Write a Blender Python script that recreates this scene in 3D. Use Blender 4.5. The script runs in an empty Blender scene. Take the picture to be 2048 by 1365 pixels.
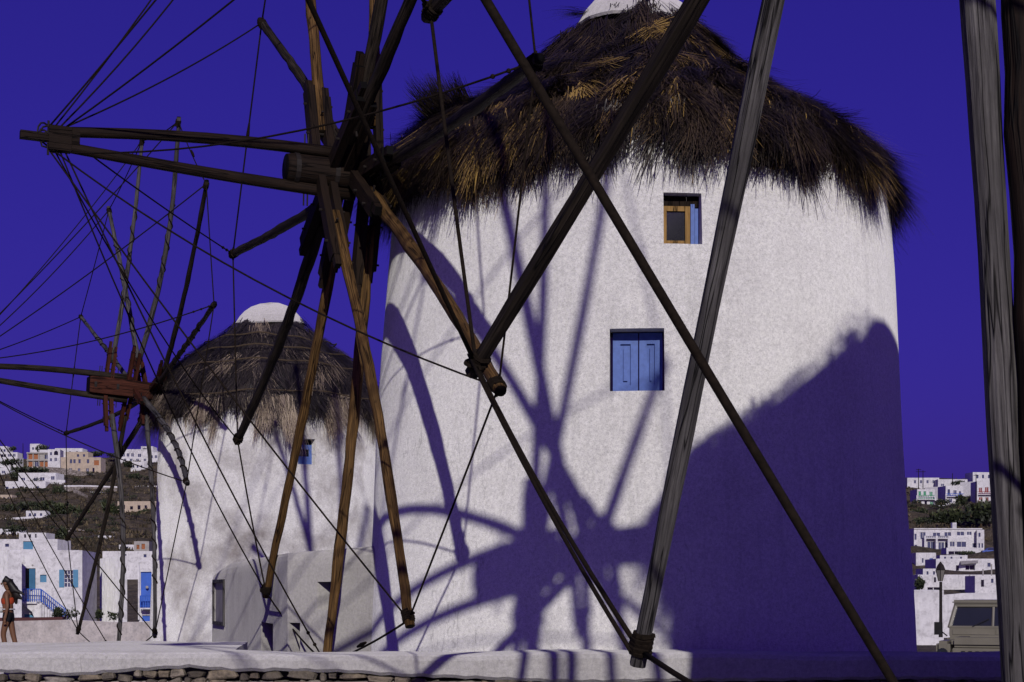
import bpy, math, random
import numpy as np
from mathutils import Vector, Matrix
R_ = math.radians
rng = np.random.default_rng(7); random.seed(7)
scene = bpy.context.scene
COL = scene.collection
PI = math.pi

# ------------------------------------------------------------------ camera, sky, sun, exposure
EYE = 1.65; FPX = 3413.0; HOR = 1185.0           # focal length and horizon row in pixels of the 2048 px photograph
cam = bpy.data.cameras.new('camera'); cam_o = bpy.data.objects.new('camera', cam); COL.objects.link(cam_o)
cam_o.location = (0, 0, EYE); cam_o.rotation_euler = (R_(90), 0, 0)
cam.sensor_width = 36; cam.lens = FPX / 2048 * 36; cam.shift_y = (HOR - 682.5) / 2048
cam.clip_start = 0.1; cam.clip_end = 8000
scene.camera = cam_o

SUN_EL, SUN_AZ = 22.0, 6.9                        # azimuth: degrees to the right of straight behind the camera
sx, sy, sz = math.cos(R_(SUN_EL)) * math.sin(R_(SUN_AZ)), -math.cos(R_(SUN_EL)) * math.cos(R_(SUN_AZ)), math.sin(R_(SUN_EL))
world = bpy.data.worlds.new('World'); scene.world = world; world.use_nodes = True
wn = world.node_tree.nodes; wl = world.node_tree.links
bg = wn['Background']; sky = wn.new('ShaderNodeTexSky'); sky.sky_type = 'NISHITA'; sky.sun_disc = False
sky.sun_elevation = R_(SUN_EL); sky.sun_rotation = math.atan2(sx, sy)
sky.air_density = 1.0; sky.dust_density = 2.4; sky.ozone_density = 6.0; sky.altitude = 0
hs = wn.new('ShaderNodeGamma'); hs.inputs[1].default_value = 0.75      # evens out the pale band near the horizon
tint = wn.new('ShaderNodeMix'); tint.data_type = 'RGBA'; tint.blend_type = 'MULTIPLY'; tint.inputs[0].default_value = 1
tint.inputs[7].default_value = (0.146, 0.057, 0.53, 1)                   # deep violet-blue film rendering of the sky
wl.new(sky.outputs[0], hs.inputs[0]); wl.new(hs.outputs[0], tint.inputs[6]); wl.new(tint.outputs[2], bg.inputs[0])
bg.inputs[1].default_value = 0.15
sun = bpy.data.lights.new('sun', 'SUN'); sun.energy = 2.7; sun.angle = R_(0.53); sun.color = (1.0, 0.955, 0.89)
sun_o = bpy.data.objects.new('sun', sun); COL.objects.link(sun_o)
sun_o.rotation_euler = Vector((sx, sy, sz)).to_track_quat('Z', 'Y').to_euler()
sun_o.location = (20, -40, 40)
scene.view_settings.view_transform = 'Standard'; scene.view_settings.look = 'None'
scene.view_settings.exposure = 0.0; scene.view_settings.gamma = 1.0

# ------------------------------------------------------------------ helpers
def at(px, py, Y):                                # pixel + distance -> world point
    return np.array([(px - 1024) / FPX * Y, Y, EYE + (HOR - py) / FPX * Y])
def ray_plane(px, py, P, n):                      # pixel ray with the plane through P with normal n
    o = np.array([0, 0, EYE]); d = np.array([(px - 1024) / FPX, 1, (HOR - py) / FPX])
    return o + d * (np.dot(np.asarray(P) - o, n) / np.dot(d, n))
def nrm(v): v = np.asarray(v, float); return v / (np.linalg.norm(v) + 1e-12)

MATS = {}
def mat(name, build):
    m = bpy.data.materials.new(name); m.use_nodes = True
    nt = m.node_tree; b = nt.nodes['Principled BSDF']
    build(nt, b); MATS[name] = m; return m
def N(nt, t, **kw):
    n = nt.nodes.new(t)
    for k, v in kw.items(): setattr(n, k, v)
    return n
def ramp(nt, fac, stops):
    r = N(nt, 'ShaderNodeValToRGB'); e = r.color_ramp.elements
    while len(e) < len(stops): e.new(0.5)
    for el, (p, c) in zip(e, stops): el.position = p; el.color = tuple(c) + (1,)
    nt.links.new(fac, r.inputs[0]); return r.outputs[0]
def noise(nt, vec, scale, detail=4, rough=0.55):
    n = N(nt, 'ShaderNodeTexNoise'); n.inputs['Scale'].default_value = scale; n.inputs['Detail'].default_value = detail
    n.inputs['Roughness'].default_value = rough
    if vec is not None: nt.links.new(vec, n.inputs['Vector'])
    return n.outputs['Fac']
def mapping(nt, kind, scale):
    tc = N(nt, 'ShaderNodeTexCoord'); mp = N(nt, 'ShaderNodeMapping'); mp.inputs['Scale'].default_value = scale
    nt.links.new(tc.outputs[kind], mp.inputs['Vector']); return mp.outputs[0]
def mixc(nt, fac, a, b, mode='MIX'):
    m = N(nt, 'ShaderNodeMix'); m.data_type = 'RGBA'; m.blend_type = mode
    for idx, v in ((0, fac), (6, a), (7, b)):
        if isinstance(v, (int, float)): m.inputs[idx].default_value = v
        elif isinstance(v, tuple): m.inputs[idx].default_value = v + (1,)
        else: nt.links.new(v, m.inputs[idx])
    return m.outputs[2]
def bump(nt, b, h, strength, dist=0.02):
    bp = N(nt, 'ShaderNodeBump'); bp.inputs['Strength'].default_value = strength; bp.inputs['Distance'].default_value = dist
    nt.links.new(h, bp.inputs['Height']); nt.links.new(bp.outputs[0], b.inputs['Normal'])
def plain(name, c, rough=0.6, spec=0.3, var=0.15, scale=8, metal=0):
    def f(nt, b):
        v = mapping(nt, 'Object', (1, 1, 1)); n = noise(nt, v, scale)
        lo = tuple(x * (1 - var) for x in c); hi = tuple(min(1, x * (1 + var)) for x in c)
        nt.links.new(ramp(nt, n, [(0.3, lo), (0.7, hi)]), b.inputs['Base Color'])
        b.inputs['Roughness'].default_value = rough; b.inputs['Specular IOR Level'].default_value = spec; b.inputs['Metallic'].default_value = metal
    return mat(name, f)
def plaster(name, base, stain, amount, grit=1.0, streak=0.5, gscale=105):
    def f(nt, b):
        v = mapping(nt, 'Object', (1, 1, 1)); vs = mapping(nt, 'Object', (5, 5, 0.35))
        big = noise(nt, v, 1.1, 6, 0.65); fine = noise(nt, v, gscale, 3, 0.7); st = noise(nt, vs, 1.0, 5, 0.6)
        c1 = mixc(nt, ramp(nt, big, [(0.56 - 0.12 * amount, (0, 0, 0)), (0.86 - 0.16 * amount, (amount,) * 3)]), base, stain)
        c2 = mixc(nt, ramp(nt, st, [(0.56, (0, 0, 0)), (0.78, (streak,) * 3)]), c1, tuple(x * 0.72 for x in base))
        c3 = mixc(nt, ramp(nt, fine, [(0.38, (1, 1, 1)), (0.5, (0, 0, 0))]), c2, mixc(nt, 0.42 * grit, c2, (0.36, 0.34, 0.34)))
        vc = mapping(nt, 'Object', (2.2, 2.2, 0.55)); ckn = noise(nt, vc, 1.0, 4, 0.6); msk = noise(nt, v, 0.7, 2)
        ck = mixc(nt, 1.0, ramp(nt, ckn, [(0.494, (0, 0, 0)), (0.5, (1, 1, 1)), (0.506, (0, 0, 0))]), ramp(nt, msk, [(0.52, (0, 0, 0)), (0.64, (0.4 * grit,) * 3)]), 'MULTIPLY')
        c3 = mixc(nt, ck, c3, tuple(x * 0.35 for x in stain))
        mo = noise(nt, v, gscale * 0.28, 4, 0.75)                  # mottled lime wash
        c3 = mixc(nt, 1.0, c3, ramp(nt, mo, [(0.3, (0.74,) * 3), (0.62, (1.0,) * 3)]), 'MULTIPLY')
        nt.links.new(c3, b.inputs['Base Color'])
        b.inputs['Roughness'].default_value = 0.95; b.inputs['Specular IOR Level'].default_value = 0.1
        if 'Diffuse Roughness' in b.inputs: b.inputs['Diffuse Roughness'].default_value = 1.0
        mid = noise(nt, v, 9, 4, 0.6)
        h = N(nt, 'ShaderNodeMath', operation='ADD'); nt.links.new(fine, h.inputs[0]); nt.links.new(mid, h.inputs[1])
        bump(nt, b, h.outputs[0], 0.55 * grit, 0.012)
    return mat(name, f)
def wood(name, c0, c1, rough=0.75):
    def f(nt, b):
        tc = N(nt, 'ShaderNodeTexCoord'); mp = N(nt, 'ShaderNodeMapping'); mp.inputs['Scale'].default_value = (60, 2.2, 1)
        nt.links.new(tc.outputs['UV'], mp.inputs['Vector'])
        g = noise(nt, mp.outputs[0], 1.0, 6, 0.7); v = mapping(nt, 'Object', (1, 1, 1)); big = noise(nt, v, 2.3, 4)
        c = ramp(nt, g, [(0.34, tuple(x * 0.18 for x in c0)), (0.44, c0), (0.66, c1)])
        c = mixc(nt, ramp(nt, big, [(0.35, (0.75,) * 3), (0.65, (0, 0, 0))]), c, tuple(0.45 * (x + y) / 2 for x, y in zip(c0, c1)))
        mp2 = N(nt, 'ShaderNodeMapping'); mp2.inputs['Scale'].default_value = (11, 0.55, 1); nt.links.new(tc.outputs['UV'], mp2.inputs['Vector'])
        cr = noise(nt, mp2.outputs[0], 1.0, 3, 0.5)                 # drying cracks along the grain
        ck = ramp(nt, cr, [(0.485, (0, 0, 0)), (0.5, (1, 1, 1)), (0.515, (0, 0, 0))])
        c = mixc(nt, ck, c, tuple(x * 0.08 for x in c0))
        kn = noise(nt, v, 5.5, 2, 0.5); c = mixc(nt, ramp(nt, kn, [(0.70, (0, 0, 0)), (0.76, (0.85,) * 3)]), c, tuple(x * 0.2 for x in c0))
        nt.links.new(c, b.inputs['Base Color']); b.inputs['Roughness'].default_value = rough; b.inputs['Specular IOR Level'].default_value = 0.15
        hm = N(nt, 'ShaderNodeMath', operation='SUBTRACT'); nt.links.new(g, hm.inputs[0]); nt.links.new(ck, hm.inputs[1])
        bump(nt, b, hm.outputs[0], 0.9, 0.008)
    return mat(name, f)
def thatch(name, stops, rough=0.5):
    def f(nt, b):
        a = N(nt, 'ShaderNodeAttribute'); a.attribute_name = 'tone'
        nt.links.new(ramp(nt, a.outputs['Fac'], stops), b.inputs['Base Color'])
        b.inputs['Roughness'].default_value = rough; b.inputs['Specular IOR Level'].default_value = 0.4
    return mat(name, f)

plaster('plaster_mill', (0.86, 0.85, 0.815), (0.66, 0.64, 0.62), 0.6, 1.0, 0.7)
plaster('plaster_old', (0.83, 0.82, 0.795), (0.36, 0.33, 0.31), 1.0, 1.0, 0.6)
plaster('plaster_house', (0.80, 0.79, 0.79), (0.6, 0.58, 0.57), 0.4, 0.8, 0.4, 2.5)
plaster('plaster_cream', (0.62, 0.52, 0.40), (0.45, 0.37, 0.28), 0.5, 0.8, 0.4, 2.5)
plaster('plaster_pink', (0.62, 0.575, 0.54), (0.42, 0.37, 0.33), 0.7, 1.0, 0.5, 12)
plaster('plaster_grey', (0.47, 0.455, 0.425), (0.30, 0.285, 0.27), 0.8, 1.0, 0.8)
plaster('plaster_coping', (0.58, 0.565, 0.54), (0.38, 0.36, 0.34), 0.8)
plaster('plaster_cap', (0.60, 0.58, 0.56), (0.55, 0.52, 0.5), 0.5, 0.5, 0.3)
wood('wood_grey', (0.055, 0.050, 0.048), (0.165, 0.155, 0.145))
wood('wood_brown', (0.070, 0.036, 0.012), (0.24, 0.135, 0.045))
wood('wood_dark', (0.013, 0.0075, 0.0045), (0.030, 0.017, 0.010))
wood('wood_darkpole', (0.016, 0.012, 0.008), (0.060, 0.045, 0.032))
wood('wood_red', (0.045, 0.013, 0.007), (0.095, 0.028, 0.014))
wood('wood_frame', (0.30, 0.17, 0.05), (0.48, 0.30, 0.11))
plain('rope', (0.075, 0.055, 0.035), 0.9, 0.1, 0.4, 60)
plain('rope_dark', (0.013, 0.009, 0.006), 0.9, 0.1, 0.4, 60)
plain('iron', (0.014, 0.010, 0.008), 0.7, 0.3, 0.3, 30)
plain('blue_paint', (0.085, 0.15, 0.42), 0.55, 0.3, 0.12, 25)
plain('blue_deep', (0.04, 0.12, 0.48), 0.5, 0.3, 0.12, 3)
plain('teal_paint', (0.07, 0.22, 0.36), 0.5, 0.3, 0.12, 3)
plain('green_paint', (0.05, 0.26, 0.13), 0.5, 0.3, 0.12, 3)
plain('red_paint', (0.22, 0.03, 0.03), 0.5, 0.3, 0.12, 3)
plain('glass_dark', (0.012, 0.012, 0.016), 0.12, 0.5, 0.1, 3)
plain('window_blue', (0.035, 0.04, 0.11), 0.3, 0.5, 0.2, 3)
plain('brick_orange', (0.33, 0.13, 0.06), 0.9, 0.1, 0.3, 4)
plain('concrete', (0.36, 0.34, 0.31), 0.9, 0.1, 0.2, 2)
plain('maroon', (0.075, 0.022, 0.02), 0.6, 0.3, 0.2, 3)
plain('stem', (0.06, 0.04, 0.025), 0.9, 0.1, 0.2, 5)
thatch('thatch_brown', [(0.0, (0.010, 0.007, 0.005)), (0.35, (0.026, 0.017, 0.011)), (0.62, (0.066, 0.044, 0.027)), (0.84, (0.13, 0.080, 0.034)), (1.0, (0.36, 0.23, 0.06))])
thatch('thatch_old', [(0.0, (0.010, 0.008, 0.008)), (0.45, (0.034, 0.026, 0.026)), (0.7, (0.085, 0.065, 0.055)), (1.0, (0.30, 0.23, 0.16))], 0.6)
thatch('thatch_fringe', [(0.0, (0.05, 0.036, 0.026)), (0.5, (0.17, 0.125, 0.085)), (1.0, (0.42, 0.34, 0.25))], 0.7)
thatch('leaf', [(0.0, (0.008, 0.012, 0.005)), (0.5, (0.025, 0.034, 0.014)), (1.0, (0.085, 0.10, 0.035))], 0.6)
thatch('scrub', [(0.0, (0.020, 0.017, 0.010)), (0.5, (0.06, 0.045, 0.024)), (1.0, (0.17, 0.13, 0.07))], 0.8)
def stone_m(nt, b):
    oi = N(nt, 'ShaderNodeObjectInfo'); v = mapping(nt, 'Object', (1, 1, 1))
    g = noise(nt, v, 14, 6, 0.7)
    c = ramp(nt, oi.outputs['Random'], [(0.0, (0.10, 0.08, 0.06)), (0.4, (0.20, 0.17, 0.13)), (0.75, (0.28, 0.22, 0.15)), (1.0, (0.36, 0.32, 0.27))])
    c = mixc(nt, ramp(nt, g, [(0.35, (0.8,) * 3), (0.6, (0, 0, 0))]), c, (0.06, 0.05, 0.04))
    nt.links.new(c, b.inputs['Base Color']); b.inputs['Roughness'].default_value = 0.95
    bump(nt, b, g, 0.8, 0.03)
mat('stone', stone_m)
def rubble_m(nt, b):                              # far dry-stone walls, too far to pick the stones apart
    v = mapping(nt, 'Object', (1, 1, 1.6)); vo = N(nt, 'ShaderNodeTexVoronoi'); vo.inputs['Scale'].default_value = 1.6
    nt.links.new(v, vo.inputs['Vector'])
    c = ramp(nt, vo.outputs['Color'], [(0.0, (0.09, 0.075, 0.06)), (0.5, (0.20, 0.17, 0.15)), (1.0, (0.36, 0.32, 0.29))])
    nt.links.new(c, b.inputs['Base Color']); b.inputs['Roughness'].default_value = 0.95
    bump(nt, b, vo.outputs['Distance'], 1.0, 0.2)
mat('rubble', rubble_m)
def ground_m(nt, b):
    v = mapping(nt, 'Object', (1, 1, 1)); a = noise(nt, v, 0.05, 6, 0.7); f = noise(nt, v, 0.6, 6, 0.75); g = noise(nt, v, 2.2, 4, 0.7)
    c = ramp(nt, f, [(0.34, (0.030, 0.024, 0.015)), (0.5, (0.085, 0.063, 0.036)), (0.68, (0.16, 0.125, 0.08))])
    c = mixc(nt, ramp(nt, a, [(0.48, (0, 0, 0)), (0.62, (0.8,) * 3)]), c, mixc(nt, 1.0, c, (0.55, 0.6, 0.4), 'MULTIPLY'))
    c = mixc(nt, ramp(nt, g, [(0.60, (0, 0, 0)), (0.70, (0.8,) * 3)]), c, (0.26, 0.23, 0.20))
    nt.links.new(c, b.inputs['Base Color']); b.inputs['Roughness'].default_value = 0.95
    bump(nt, b, f, 1.0, 0.8)
mat('ground', ground_m)

class MB:
    """collects shapes into ONE mesh object"""
    def __init__(s): s.v = []; s.f = []; s.uv = []
    def poly(s, pts, uv=None):
        i = len(s.v); s.v += [tuple(p) for p in pts]; s.f.append(tuple(range(i, i + len(pts))))
        s.uv += uv if uv else [(0.3 * p[0] + 0.3 * p[1], p[2]) for p in pts]
    def tube(s, pts, rad, n=8, square=0.0, cap=True, roll=0.0):
        pts = [np.asarray(p, float) for p in pts]; m = len(pts)
        rad = [rad] * m if np.isscalar(rad) else list(rad)
        i0 = len(s.v); ref = None; along = 0; al = []
        for k, p in enumerate(pts):
            t = nrm(pts[min(k + 1, m - 1)] - pts[max(k - 1, 0)])
            if ref is None: ref = np.array([0, 0, 1.0]) if abs(t[2]) < 0.9 else np.array([1.0, 0, 0])
            a = nrm(np.cross(t, ref)); bb = np.cross(a, t); ref = bb
            if k: along += np.linalg.norm(p - pts[k - 1])
            al.append(along)
            for j in range(n):
                th = 2 * PI * j / n + roll; c, sn = math.cos(th), math.sin(th)
                q = 1.0 / max(abs(c), abs(sn)) if square else 1.0
                q = 1 + square * (q - 1)
                s.v.append(tuple(p + rad[k] * q * (c * a + sn * bb)))
        w = 2 * PI * max(rad)
        for k in range(m - 1):
            for j in range(n):
                j2 = (j + 1) % n
                s.f.append((i0 + k * n + j, i0 + k * n + j2, i0 + (k + 1) * n + j2, i0 + (k + 1) * n + j))
                u0, u1 = w * j / n, w * (j + 1) / n
                s.uv += [(u0, al[k]), (u1, al[k]), (u1, al[k + 1]), (u0, al[k + 1])]
        if cap:
            s.f.append(tuple(i0 + j for j in range(n))[::-1]); s.uv += [(0, 0)] * n
            s.f.append(tuple(i0 + (m - 1) * n + j for j in range(n))); s.uv += [(0, 0)] * n
        return s
    def beam(s, A, B, w, h, side, off=(0, 0, 0)):      # box along A->B, w along 'side', h along the third axis
        A = np.asarray(A, float) + off; B = np.asarray(B, float) + off
        t = nrm(B - A); sd = np.asarray(side, float); sd = nrm(sd - t * np.dot(sd, t)); up = np.cross(t, sd); L = np.linalg.norm(B - A)
        P = [A - sd * w / 2 - up * h / 2, A + sd * w / 2 - up * h / 2, A + sd * w / 2 + up * h / 2, A - sd * w / 2 + up * h / 2]
        Q = [p + (B - A) for p in P]
        uu = [0, w, w + h, 2 * w + h, 2 * (w + h)]
        for j in range(4):
            j2 = (j + 1) % 4
            s.poly([P[j], P[j2], Q[j2], Q[j]], [(uu[j], 0), (uu[j + 1], 0), (uu[j + 1], L), (uu[j], L)])
        s.poly(P[::-1], [(0, 0)] * 4); s.poly(Q, [(0, 0)] * 4); return s
    def box(s, x0, x1, y0, y1, z0, z1):
        c = [(x0, y0, z0), (x1, y0, z0), (x1, y1, z0), (x0, y1, z0), (x0, y0, z1), (x1, y0, z1), (x1, y1, z1), (x0, y1, z1)]
        for q in ((0, 1, 5, 4), (1, 2, 6, 5), (2, 3, 7, 6), (3, 0, 4, 7), (4, 5, 6, 7), (3, 2, 1, 0)): s.poly([c[k] for k in q])
        return s
    def ball(s, c, r, n=10, m=6):
        i0 = len(s.v); c = np.asarray(c, float); r = np.ones(3) * r if np.isscalar(r) else np.asarray(r)
        for i in range(m + 1):
            ph = PI * i / m
            for j in range(n):
                th = 2 * PI * j / n
                s.v.append(tuple(c + r * np.array([math.sin(ph) * math.cos(th), math.sin(ph) * math.sin(th), math.cos(ph)])))
        for i in range(m):
            for j in range(n):
                s.f.append((i0 + i * n + j, i0 + (i + 1) * n + j, i0 + (i + 1) * n + (j + 1) % n, i0 + i * n + (j + 1) % n)); s.uv += [(0, 0)] * 4
        return s
    def build(s, name, material, parent=None, origin=None, smooth=False):
        V = np.array(s.v, float).reshape(-1, 3)
        if origin is None and parent is not None: origin = parent.get('_o', (0, 0, 0))
        if origin is not None: V = V - np.asarray(origin)
        me = bpy.data.meshes.new(name); me.from_pydata(V.tolist(), [], s.f); 
        ul = me.uv_layers.new(name='UVMap'); ul.data.foreach_set('uv', np.array(s.uv, 'f').ravel())
        if smooth: me.polygons.foreach_set('use_smooth', [True] * len(me.polygons))
        me.materials.append(MATS[material]); me.update()
        o = bpy.data.objects.new(name, me); COL.objects.link(o)
        if parent is not None: o.parent = parent; ORG[o.name] = origin
        elif origin is not None: o.location = origin
        return o
ORG = {}
class Root:                                       # remembers where a thing's base is
    pass
def thing(name, loc, label, cat, group=None, rotz=0):
    e = bpy.data.objects.new(name, None); COL.objects.link(e); e.location = loc; e.rotation_euler = (0, 0, rotz); e.empty_display_size = 0.3
    e['label'] = label; e['category'] = cat
    if group: e['group'] = group
    return e
def tag(o, label=None, cat=None, group=None, kind=None):
    if label: o['label'] = label
    if cat: o['category'] = cat
    if group: o['group'] = group
    if kind: o['kind'] = kind
    return o
def part(mb, name, material, parent, o=None, smooth=False):        # world-coordinate shape under an Empty at o
    return mb.build(name, material, parent, origin=o if o is not None else (0, 0, 0), smooth=smooth)
def strands(name, root, d, nr, L, W, bend, tone, material, parent=None, origin=(0, 0, 0), nseg=3):
    n = len(root); t = np.linspace(0, 1, nseg + 1)[None, :, None]
    side = np.cross(d, nr); side /= np.linalg.norm(side, axis=1)[:, None] + 1e-9
    P = root[:, None] + d[:, None] * L[:, None, None] * t + bend[:, None] * L[:, None, None] * t ** 2
    wd = W[:, None, None] * (1 - 0.75 * t) * 0.5
    V = np.stack([P - side[:, None] * wd, P + side[:, None] * wd], axis=2).reshape(-1, 3) - np.asarray(origin)
    base = (np.arange(n) * (nseg + 1) * 2)[:, None] + (np.arange(nseg) * 2)[None]
    F = np.stack([base, base + 1, base + 3, base + 2], axis=2).reshape(-1, 4)
    me = bpy.data.meshes.new(name); me.vertices.add(len(V)); me.vertices.foreach_set('co', V.astype('f').ravel())
    me.loops.add(F.size); me.loops.foreach_set('vertex_index', F.astype('i').ravel())
    me.polygons.add(len(F)); me.polygons.foreach_set('loop_start', (np.arange(len(F)) * 4).astype('i'))
    me.polygons.foreach_set('loop_total', np.full(len(F), 4, 'i'))
    at_ = me.attributes.new('tone', 'FLOAT', 'POINT'); at_.data.foreach_set('value', np.repeat(np.clip(tone, 0, 1), (nseg + 1) * 2).astype('f'))
    me.update(calc_edges=True); me.materials.append(MATS[material])
    o = bpy.data.objects.new(name, me); COL.objects.link(o)
    if parent is not None: o.parent = parent
    else: o.location = origin
    o['kind'] = 'stuff'
    return o

# ------------------------------------------------------------------ ground
LP = [(-60, 0), (14, 0), (18, -0.3), (60, -0.6), (140, -2.5), (178, -2.4), (215, 3), (260, 8), (350, 13), (480, 24), (560, 35.5), (640, 46), (700, 55), (760, 58), (900, 52), (1500, 20), (6000, -20)]
RP = [(-60, 0), (14, 0), (18, -0.4), (60, -0.6), (140, -1), (200, 0), (260, 3), (330, 6), (400, 10), (425, 11), (465, 19), (520, 25.5), (560, 30), (640, 40), (700, 47), (760, 49), (900, 42), (1500, 20), (6000, -20)]
def terrain(X, Y):
    X = np.asarray(X, float); Y = np.asarray(Y, float)
    zl = np.interp(Y, *zip(*LP)); zr = np.interp(Y, *zip(*RP))
    t = np.clip((X / np.maximum(Y, 5) + 0.1) / 0.25, 0, 1); t = t * t * (3 - 2 * t)
    amp = np.clip((Y - 190) / 150, 0, 1)
    nz = amp * (1.0 * np.sin(X * .071 + 1.3) * np.cos(Y * .043) + .6 * np.sin(X * .19 + Y * .11) + .35 * np.sin(X * .43 - Y * .31))
    step = amp * 1.1 * np.sin((Y + 8 * np.sin(X * .05)) * 0.33)       # old terraces
    return zl * (1 - t) + zr * t + nz + step
def ground_hit(px, py, y0=190.0, y1=900.0):
    for Y in np.arange(y0, y1, 1.0):
        p = at(px, py, Y)
        if p[2] <= terrain(p[0], p[1]): return p
    return at(px, py, 680.0)
ys = np.concatenate([np.linspace(-60, 190, 40), np.linspace(194, 800, 230), np.geomspace(810, 6000, 14)])
us = np.linspace(-1, 1, 181)
gv = []; gf = []
for y in ys:
    half = 60 + max(0, y + 60) * 0.42
    xs = us * half
    for x, z in zip(xs, terrain(xs, np.full_like(xs, y))): gv.append((x, y, z))
nu = len(us)
for i in range(len(ys) - 1):
    for j in range(nu - 1): gf.append((i * nu + j, i * nu + j + 1, (i + 1) * nu + j + 1, (i + 1) * nu + j))
me = bpy.data.meshes.new('ground'); me.from_pydata(gv, [], gf); me.materials.append(MATS['ground'])
me.polygons.foreach_set('use_smooth', [True] * len(me.polygons))
go = bpy.data.objects.new('ground', me); COL.objects.link(go); go['kind'] = 'structure'

# ------------------------------------------------------------------ windmills
class Mill: pass
def coil(mb, P, axis, Rr, r, turns, pitch, seg=9, jit=0.15):
    axis = nrm(axis); ref = nrm(np.cross(axis, [0.3, 0.5, 0.8])); b = np.cross(axis, ref); pts = []
    n = int(turns * seg)
    for i in range(n + 1):
        th = 2 * PI * i / seg; q = Rr * (1 + jit * (random.random() - .5))
        pts.append(np.asarray(P) + axis * (pitch * i / seg) + q * (math.cos(th) * ref + math.sin(th) * b))
    mb.tube(pts, r, 5)
def knot(mb, P, Rr, r, loops):
    for _ in range(loops):
        ax = nrm(rng.normal(size=3)); ref = nrm(np.cross(ax, [0.3, 0.5, 0.8])); b = np.cross(ax, ref); q = Rr * rng.uniform(0.6, 1.1)
        c = np.asarray(P) + rng.normal(size=3) * Rr * 0.25
        pts = [c + q * (math.cos(t) * ref + math.sin(t) * b * rng.uniform(.8, 1.1)) for t in np.linspace(0, rng.uniform(4.5, 7.5), 14)]
        mb.tube(pts, r, 5)
def rope_pts(A, B, sag, n=10):
    A = np.asarray(A); B = np.asarray(B)
    return [A + (B - A) * t - np.array([0, 0, sag * 4 * t * (1 - t)]) for t in np.linspace(0, 1, n + 1)]

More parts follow.
